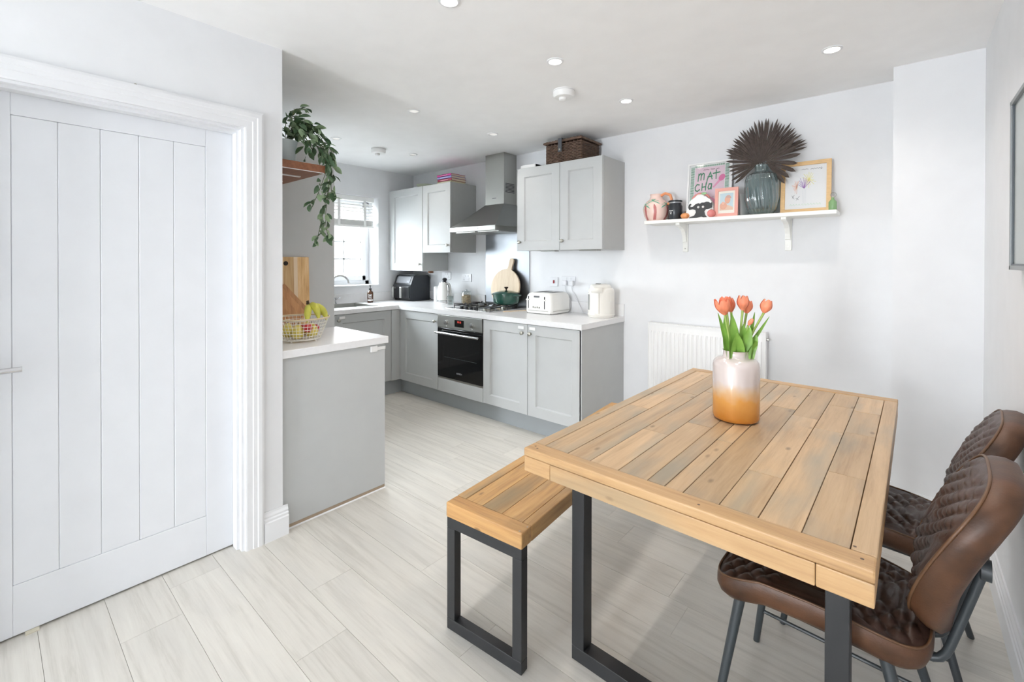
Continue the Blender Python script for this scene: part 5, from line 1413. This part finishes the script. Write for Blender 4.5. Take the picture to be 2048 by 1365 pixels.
plank(tb, 'side_board', TABLEW, seams[-1] + g_, HW, -HL + 0.058, HL - 0.058, 0.7445, TZ, 0.003)
plank(tb, 'end_board', TABLEX, -HW, HW, -HL, -HL + 0.0575, 0.7445, TZ, 0.004)
plank(tb, 'end_board', TABLEX, -HW, HW, HL - 0.0575, HL, 0.7445, TZ, 0.004)
rt_ = random.Random(21)
cuts = [[-0.1], [0.22], [-0.32, 0.3], [-0.15, 0.4], [0.02], [-0.25], [0.28], [-0.42, 0.2], [-0.02], [-0.1, 0.36], ]
cuts[8] = [0.10, 0.45]
cuts[9] = [-0.28, 0.12, 0.42]
for (a, b), cu in zip(zip(seams, seams[1:]), cuts):
    ys = [-HL + 0.0585] + cu + [HL - 0.0585]
    for c0, c1 in zip(ys, ys[1:]):
        plank(tb, 'plank', TABLEW, a + g_, b - g_, c0 + 0.0006, c1 - 0.0006, 0.7445, TZ - 0.0012 - 0.0012 * rt_.random(), 0.0014)
plank(tb, 'front_rail', TABLEX, -HW + 0.103, HW - 0.097, -HL + 0.001, -HL + 0.05, TU, 0.7437, 0.002)
plank(tb, 'front_rail', TABLEX, -HW + 0.103, HW - 0.097, HL - 0.05, HL - 0.001, TU, 0.7437, 0.002)
plank(tb, 'side_rail', TABLEX, -HW + 0.001, -HW + 0.102, -HL + 0.001, HL - 0.001, TU, 0.7437, 0.003)
plank(tb, 'side_rail', TABLEX, HW - 0.096, HW - 0.001, -HL + 0.001, HL - 0.001, TU, 0.7437, 0.003)
plank(tb, 'core_board', TABLEW, -HW + 0.02, HW - 0.02, -HL + 0.05, HL - 0.05, 0.72, 0.7437, 0)
for y0, y1 in ((-0.538, -0.487), (0.487, 0.538)):
    fr = part('leg_frame', MB().box(-0.385, 0.382, y0, y1, 0, 0.048), BLACKM, tb, bev=0.002)
    for x in (-0.385, 0.334):
        part('leg', MB().box(x, x + 0.048, y0, y1, 0.048, 0.646), BLACKM, fr, bev=0.002)
    part('cross_bar', MB().box(-0.385, 0.382, y0, y1, 0.646, TU - 0.0005), BLACKM, fr, bev=0.002)
for x, y in ((-0.415, -0.70), (0.415, -0.70), (-0.40, -0.71), (0.40, -0.66), (0.10, -0.71), (-0.12, 0.70)):
    part('nail', MB().lathe([(0.0035, TZ - 0.001), (0.0035, TZ + 0.0002)], (x, y, 0), 10), mat('nail_dark', (96, 74, 58), 0.5), tb)

# bench
bn = thing('wooden_bench', 'reclaimed wood bench with black steel legs beside the dining table', 'bench', (-1.172, 1.872, 0), math.radians(4.7), local=True)
BW, BL, BZT, BZU = 0.1705, 0.745, 0.470, 0.415
bs = [-0.126, -0.046, 0.043, 0.132]
plank(bn, 'side_board', BENCHW, -BW, bs[0] - g_, -BL + 0.06, BL - 0.06, BZU, BZT, 0.004)
plank(bn, 'side_board', BENCHW, bs[-1] + g_, BW, -BL + 0.06, BL - 0.06, BZU, BZT, 0.004)
plank(bn, 'end_board', BENCHX, -BW, BW, -BL, -BL + 0.0595, BZU, BZT, 0.005)
plank(bn, 'end_board', BENCHX, -BW, BW, BL - 0.0595, BL, BZU, BZT, 0.005)
for (a, b), cu in zip(zip(bs, bs[1:]), ([0.15], [-0.2], [0.3])):
    ys = [-BL + 0.0605] + cu + [BL - 0.0605]
    for c0, c1 in zip(ys, ys[1:]):
        plank(bn, 'plank', BENCHW, a + g_, b - g_, c0 + 0.0006, c1 - 0.0006, BZU + 0.01, BZT - 0.0018, 0.0014)
for sgn in (-1, 1):
    ya, yb = sorted((sgn * (BL - 0.003), sgn * (BL - 0.038)))
    fr = part('leg_frame', MB().box(-BW + 0.002, BW - 0.002, ya, yb, 0, 0.042), BLACKM, bn, bev=0.002)
    for x in (-BW + 0.002, BW - 0.040):
        part('leg', MB().box(x, x + 0.038, ya, yb, 0.042, 0.377), BLACKM, fr, bev=0.002)
    part('cross_bar', MB().box(-BW + 0.002, BW - 0.002, ya, yb, 0.377, BZU - 0.0005), BLACKM, fr, bev=0.002)
for x, y in ((0.155, -0.735), (0.163, -0.70)):
    part('nail', MB().lathe([(0.003, BZT - 0.001), (0.003, BZT + 0.0002)], (x, y, 0), 10), SATIN, bn)

# ------------------------------------------------------------------ vase of tulips
TVX, TVY = -0.478, 1.853
ov_ = bpy.data.materials.new('amber_ombre_glass'); ov_.use_nodes = True
nt = ov_.node_tree; Nn, Ln = nt.nodes.new, nt.links.new
bs_ = nt.nodes['Principled BSDF']
tc_ = Nn('ShaderNodeTexCoord'); sx_ = Nn('ShaderNodeSeparateXYZ'); Ln(tc_.outputs['Object'], sx_.inputs[0])
nz_ = Nn('ShaderNodeTexNoise'); nz_.inputs['Scale'].default_value = 22; Ln(tc_.outputs['Object'], nz_.inputs['Vector'])
m1_ = Nn('ShaderNodeMath'); m1_.operation = 'MULTIPLY_ADD'; m1_.inputs[1].default_value = 0.05; Ln(nz_.outputs['Fac'], m1_.inputs[0]); Ln(sx_.outputs['Z'], m1_.inputs[2])
mr_ = Nn('ShaderNodeMapRange'); mr_.inputs['From Min'].default_value = 0.025; mr_.inputs['From Max'].default_value = 0.27; Ln(m1_.outputs[0], mr_.inputs['Value'])
rp_ = Nn('ShaderNodeValToRGB'); e_ = rp_.color_ramp.elements
e_[0].position, e_[1].position = 0.05, 0.58
e_[0].color = lin((206, 134, 52)) + (1,); e_[1].color = lin((226, 214, 210)) + (1,)
q_ = e_.new(0.32); q_.color = lin((226, 164, 86)) + (1,)
q_ = e_.new(0.46); q_.color = lin((228, 196, 160)) + (1,)
Ln(mr_.outputs[0], rp_.inputs[0]); Ln(rp_.outputs[0], bs_.inputs['Base Color'])
bs_.inputs['Roughness'].default_value = 0.12; bs_.inputs['Coat Weight'].default_value = 0.5; bs_.inputs['Alpha'].default_value = 0.9
bs_.inputs['Metallic'].default_value = 0.15
tv = thing('table_vase', 'amber to pearl glass vase of tulips on the dining table', 'vase', (TVX, TVY, TZ))
part('body', MB().lathe([(0.001, 0.001), (0.072, 0.001), (0.079, 0.006), (0.081, 0.016), (0.081, 0.20), (0.078, 0.214), (0.068, 0.226), (0.052, 0.231), (0.046, 0.234), (0.0445, 0.254), (0.0465, 0.258), (0.043, 0.257), (0.042, 0.235), (0.046, 0.229), (0.06, 0.222), (0.074, 0.21), (0.077, 0.19), (0.077, 0.02), (0.07, 0.006), (0.001, 0.006)],
     (TVX, TVY, TZ), 48, closed=True), ov_, tv, smooth=60)
Rh = Vector((math.cos(y_), math.sin(y_), 0)); Fh = Vector((-math.sin(y_), math.cos(y_), 0))
base = Vector((TVX, TVY, TZ))
def tulip(lab, dx, dz, dep, r, hgt, openness, leaves, tip=(0, 0)):
    """a tulip: stem out of the vase, petals, strap leaves; dx along the view's width, dep away from it"""
    hd_ = base + Rh * dx + Fh * dep + Vector((0, 0, dz))
    t = thing('tulip', lab, 'tulip', tuple(base + Vector((0, 0, 0.008))), group='coral tulips in the table vase')
    b0 = base + Rh * dx * 0.1 + Fh * dep * 0.1 + Vector((0, 0, 0.01))
    nk = base + Rh * max(-.03, min(.03, dx * 0.45)) + Fh * max(-.03, min(.03, dep * 0.45)) + Vector((0, 0, 0.255))
    part('stem', MB().tube([b0, nk, nk + (hd_ - nk) * 0.5 + Vector((0, 0, 0.006)), hd_], [0.0035, 0.004, 0.004, 0.0045], 8), STEMG, t, smooth='all')
    ax = Vector((0, 0, 1)) + Rh * tip[0] + Fh * tip[1]
    ax.normalize()
    u = ax.orthogonal().normalized(); v = ax.cross(u)
    for k in range(6):
        a = k * PI / 3 + (0.0 if k % 2 else 0.12)
        inner = 0.9 if k % 2 else 1.0
        rows = []
        for i in range(8):
            f = i / 7
            rr = r * inner * (math.sin(min(1, f * 1.25 + 0.08) * PI * 0.5) ** 0.8) * (1 - (0.62 - openness) * max(0, f - 0.45) * 1.7)
            wd = 0.66 * (math.sin(PI * (0.14 + 0.80 * f)) ** 0.6)
            rows.append([hd_ + ax * (hgt * f) + (u * math.cos(a + wd * q) + v * math.sin(a + wd * q)) * (rr * (1 - 0.06 * q * q)) for q in (-1, -0.5, 0, 0.5, 1)])
        part('petal', MB().grid(rows), TULIPO, t, smooth='all')
    for (ldx, ldz, ldep, w, curl) in leaves:
        e0 = base + Rh * ldx * 0.35 + Fh * ldep * 0.35 + Vector((0, 0, 0.17))
        n0 = base + Rh * max(-.035, min(.035, ldx * 0.6)) + Fh * max(-.035, min(.035, ldep * 0.6)) + Vector((0, 0, 0.26))
        e1 = base + Rh * ldx + Fh * ldep + Vector((0, 0, ldz))
        side = (Rh * math.cos(curl) + Fh * math.sin(curl))
        rows = []
        for i in range(10):
            f = i / 9
            p = e0 * (1 - f) ** 2 + n0 * 2 * f * (1 - f) * 1.0 + e1 * f * f if False else (e0 + (n0 - e0) * min(1, f * 2.2) if f < 0.45 else n0 + (e1 - n0) * ((f - 0.45) / 0.55))
            ww = 1.45 * w * (math.sin(PI * (0.18 + 0.81 * f)) ** 0.75)
            nrm = side.cross(Vector((0, 0, 1)))
            rows.append([p - side * ww + nrm * ww * 0.5, p, p + side * ww + nrm * ww * 0.5])
        part('leaf', MB().grid(rows), TULIPG, t, smooth='all')
tulip('widest open coral tulip of the bunch, facing the kitchen', -0.048, 0.392, -0.012, 0.031, 0.062, 0.55, [(-0.074, 0.40, -0.01, 0.010, 0.3), (-0.035, 0.40, -0.035, 0.019, 0.2)], (-0.25, -0.1))
tulip('partly open coral tulip close behind the widest one', -0.026, 0.402, 0.022, 0.024, 0.056, 0.35, [(-0.03, 0.38, 0.03, 0.014, -0.3)], (0.0, 0.1))
tulip('coral tulip half hidden behind the tallest bloom', -0.002, 0.397, 0.035, 0.024, 0.054, 0.3, [], (-0.1, 0.2))
tulip('tallest coral tulip at the middle of the bunch', 0.021, 0.408, -0.006, 0.025, 0.056, 0.28, [(0.012, 0.36, -0.03, 0.018, 0.1), (0.032, 0.35, -0.04, 0.016, -0.4)], (0.05, 0))
tulip('paler coral tulip low behind the tallest bloom', 0.053, 0.393, 0.028, 0.024, 0.050, 0.3, [(0.075, 0.40, 0.01, 0.012, 0.4)], (0.15, 0.1))
tulip('single coral tulip leaning away from the bunch', 0.104, 0.398, 0.0, 0.025, 0.052, 0.22, [(0.125, 0.385, 0.0, 0.009, 0.2), (0.060, 0.32, -0.03, 0.017, -0.2)], (0.35, 0))
tulip('small coral tulip drooping one petal in the bunch', 0.030, 0.355, -0.03, 0.010, 0.03, 0.1, [(0.05, 0.30, -0.045, 0.018, 0.5), (-0.02, 0.33, -0.045, 0.018, 0.0)], (0.6, -0.2))

# ------------------------------------------------------------------ leather chairs (own frame: x forward, y to its left, z up)
def quilt(a, b, p=0.044):
    s, d = (a * 1.0 + b * 0.6) / p, (a * 1.0 - b * 0.6) / p
    return (abs(math.sin(PI * s)) * abs(math.sin(PI * d))) ** 0.55
def sel(th, n=3.2):
    c, s = math.cos(th), math.sin(th)
    return math.copysign(abs(c) ** (2 / n), c), math.copysign(abs(s) ** (2 / n), s)
def make_chair(label):
    t = thing('leather_chair', label, 'chair', (0, 0, 0), group='quilted leather chairs at the dining table', local=True)
    N_, K_ = 128, 40
    def seat_xy(th, r):
        c, s = sel(th, 6.0)
        return 0.026 + 0.238 * c * r, (0.192 + 0.019 * c) * s * r
    def seat_z(x, y):
        u = (x - 0.026) / 0.238
        return 0.476 - 0.036 * max(0, -u) ** 2 * (abs(y) / 0.19) ** 2 - 0.038 * max(0, u - 0.45) / 0.55
    rows = []
    for k in range(K_ + 1):
        r = 0.02 + 0.98 * k / K_
        row = []
        for i in range(N_):
            x, y = seat_xy(2 * PI * i / N_, r)
            fade = min(1, (1 - r) * 11)
            row.append((x, y, seat_z(x, y) - 0.008 * (1 - r * r) + 0.012 * quilt(x, y) * fade))
        rows.append(row)
    sp_ = part('seat', MB().grid(rows, close_u=True).cap(rows[0], True), LEATHERQ, t, smooth='all')
    sh_ = []
    for dz, sc_ in ((0, 1.0), (-0.010, 1.018), (-0.030, 1.02), (-0.050, 0.99), (-0.064, 0.93), (-0.068, 0.80)):
        sh_.append([((x - 0.026) * sc_ + 0.026, y * sc_, seat_z(x, y) + dz) for x, y in (seat_xy(2 * PI * i / N_, 1) for i in range(N_))])
    part('seat_shell', MB().grid(sh_, close_u=True).cap(sh_[-1], True), LEATHER, sp_, smooth='all')
    part('piping', MB().tube([(x, y, seat_z(x, y) + 0.002) for x, y in (seat_xy(2 * PI * i / N_, 1.0) for i in range(N_))], 0.0032, 6, closed=True), PIPING, sp_, smooth='all')
    # backrest
    H_, WB, MF = 0.378, 0.19, 0.7
    def bp(s, h, d):
        """point of the back at width s, height h above its foot, d forward of the mid surface"""
        f = max(0.0, h / H_)
        x = -0.185 - 0.125 * f ** 1.38 + 0.046 * (s / WB) ** 2 * (1 - min(1, f)) + d
        return (x, s, 0.494 + h)
    def outline(th, r):
        c, s = sel(th, 3.4)
        hh = H_ * (0.5 + 0.5 * s * r)
        f = hh / H_
        wid = WB * (1 - 0.286 * max(0, (MF - f) / MF) ** 1.5)
        return wid * c * r, hh
    rows = []
    for k in range(K_ + 1):
        r = 0.02 + 0.98 * k / K_
        row = []
        for i in range(N_):
            s, hh = outline(2 * PI * i / N_, r)
            fade = min(1, (1 - r) * 11)
            row.append(bp(s, hh, 0.014 * (1 - r ** 4) + 0.011 * quilt(hh, s) * fade))
        rows.append(row)
    bk_ = part('backrest', MB().grid(rows, close_u=True).cap(rows[0], True), LEATHERQ, t, smooth='all')
    rows = []
    for r, d in ((1.0, 0.0), (1.025, -0.012), (1.03, -0.032), (1.0, -0.052), (0.93, -0.064), (0.8, -0.068), (0.5, -0.066), (0.02, -0.062)):
        dr_ = min(0.034, -d * 0.75) if r > 0.9 else 0.02 * r
        rows.append([bp(o_[0], o_[1] - dr_ * max(0, -math.sin(2 * PI * i / N_)) ** 0.5, d) for i, o_ in ((i, outline(2 * PI * i / N_, r)) for i in range(N_))])
    part('back_shell', MB().grid(rows, close_u=True).cap(rows[-1]), LEATHER, bk_, smooth='all')
    part('piping', MB().tube([bp(*outline(2 * PI * i / N_, 1.0), 0.002) for i in range(N_)], 0.0036, 6, closed=True), PIPING, bk_, smooth='all')
    # frame
    part('seat_frame', MB().tube([(0.18, 0.14, 0.398), (0.18, -0.14, 0.398), (-0.14, -0.14, 0.395), (-0.14, 0.14, 0.395)], 0.011, 8, closed=True), CHAIRLEG, t)
    for s in (-1, 1):
        part('leg', MB().tube([(0.195, s * 0.155, 0.40), (0.255, s * 0.212, 0.0)], [0.0145, 0.010], 12), CHAIRLEG, t, smooth=1)
        part('leg', MB().tube([(-0.13, s * 0.15, 0.40), (-0.240, s * 0.205, 0.0)], [0.0145, 0.010], 12), CHAIRLEG, t, smooth=1)
        part('stretcher', MB().tube([(0.236, s * 0.194, 0.13), (-0.204, s * 0.187, 0.13)], 0.006, 8), CHAIRLEG, t, smooth=1)
        part('back_post', MB().tube([(-0.06, s * 0.05, 0.392), (-0.19, s * 0.05, 0.385), (-0.212, s * 0.05, 0.387), (-0.226, s * 0.05, 0.395), (-0.236, s * 0.05, 0.41), (-0.243, s * 0.05, 0.43), (-0.262, s * 0.05, 0.50), (-0.300, s * 0.05, 0.645)], 0.0095, 10), CHAIRLEG, t, smooth='all')
        part('back_plate', MB().lathe([(0.024, -0.010), (0.024, 0.008), (0.018, 0.010)], (-0.302, s * 0.05, 0.645), 18, 'x'), CHAIRLEG, t, smooth=40)
    return t
def place(o, x, y, face):
    """face: direction the sitter looks, degrees anticlockwise from +x"""
    o.location = (x, y, 0)
    o.rotation_euler = (0, 0, math.radians(face))
ch1 = make_chair('brown quilted leather chair in front, tucked under the table by its steel leg')
ch2 = copy_tree(ch1)
ch2['label'] = 'brown quilted leather chair partly hidden behind the other leather chair'
place(ch1, -0.151, 1.583, 180 - math.degrees(0.052))
place(ch2, -0.066, 2.147, 180 - math.degrees(0.091))
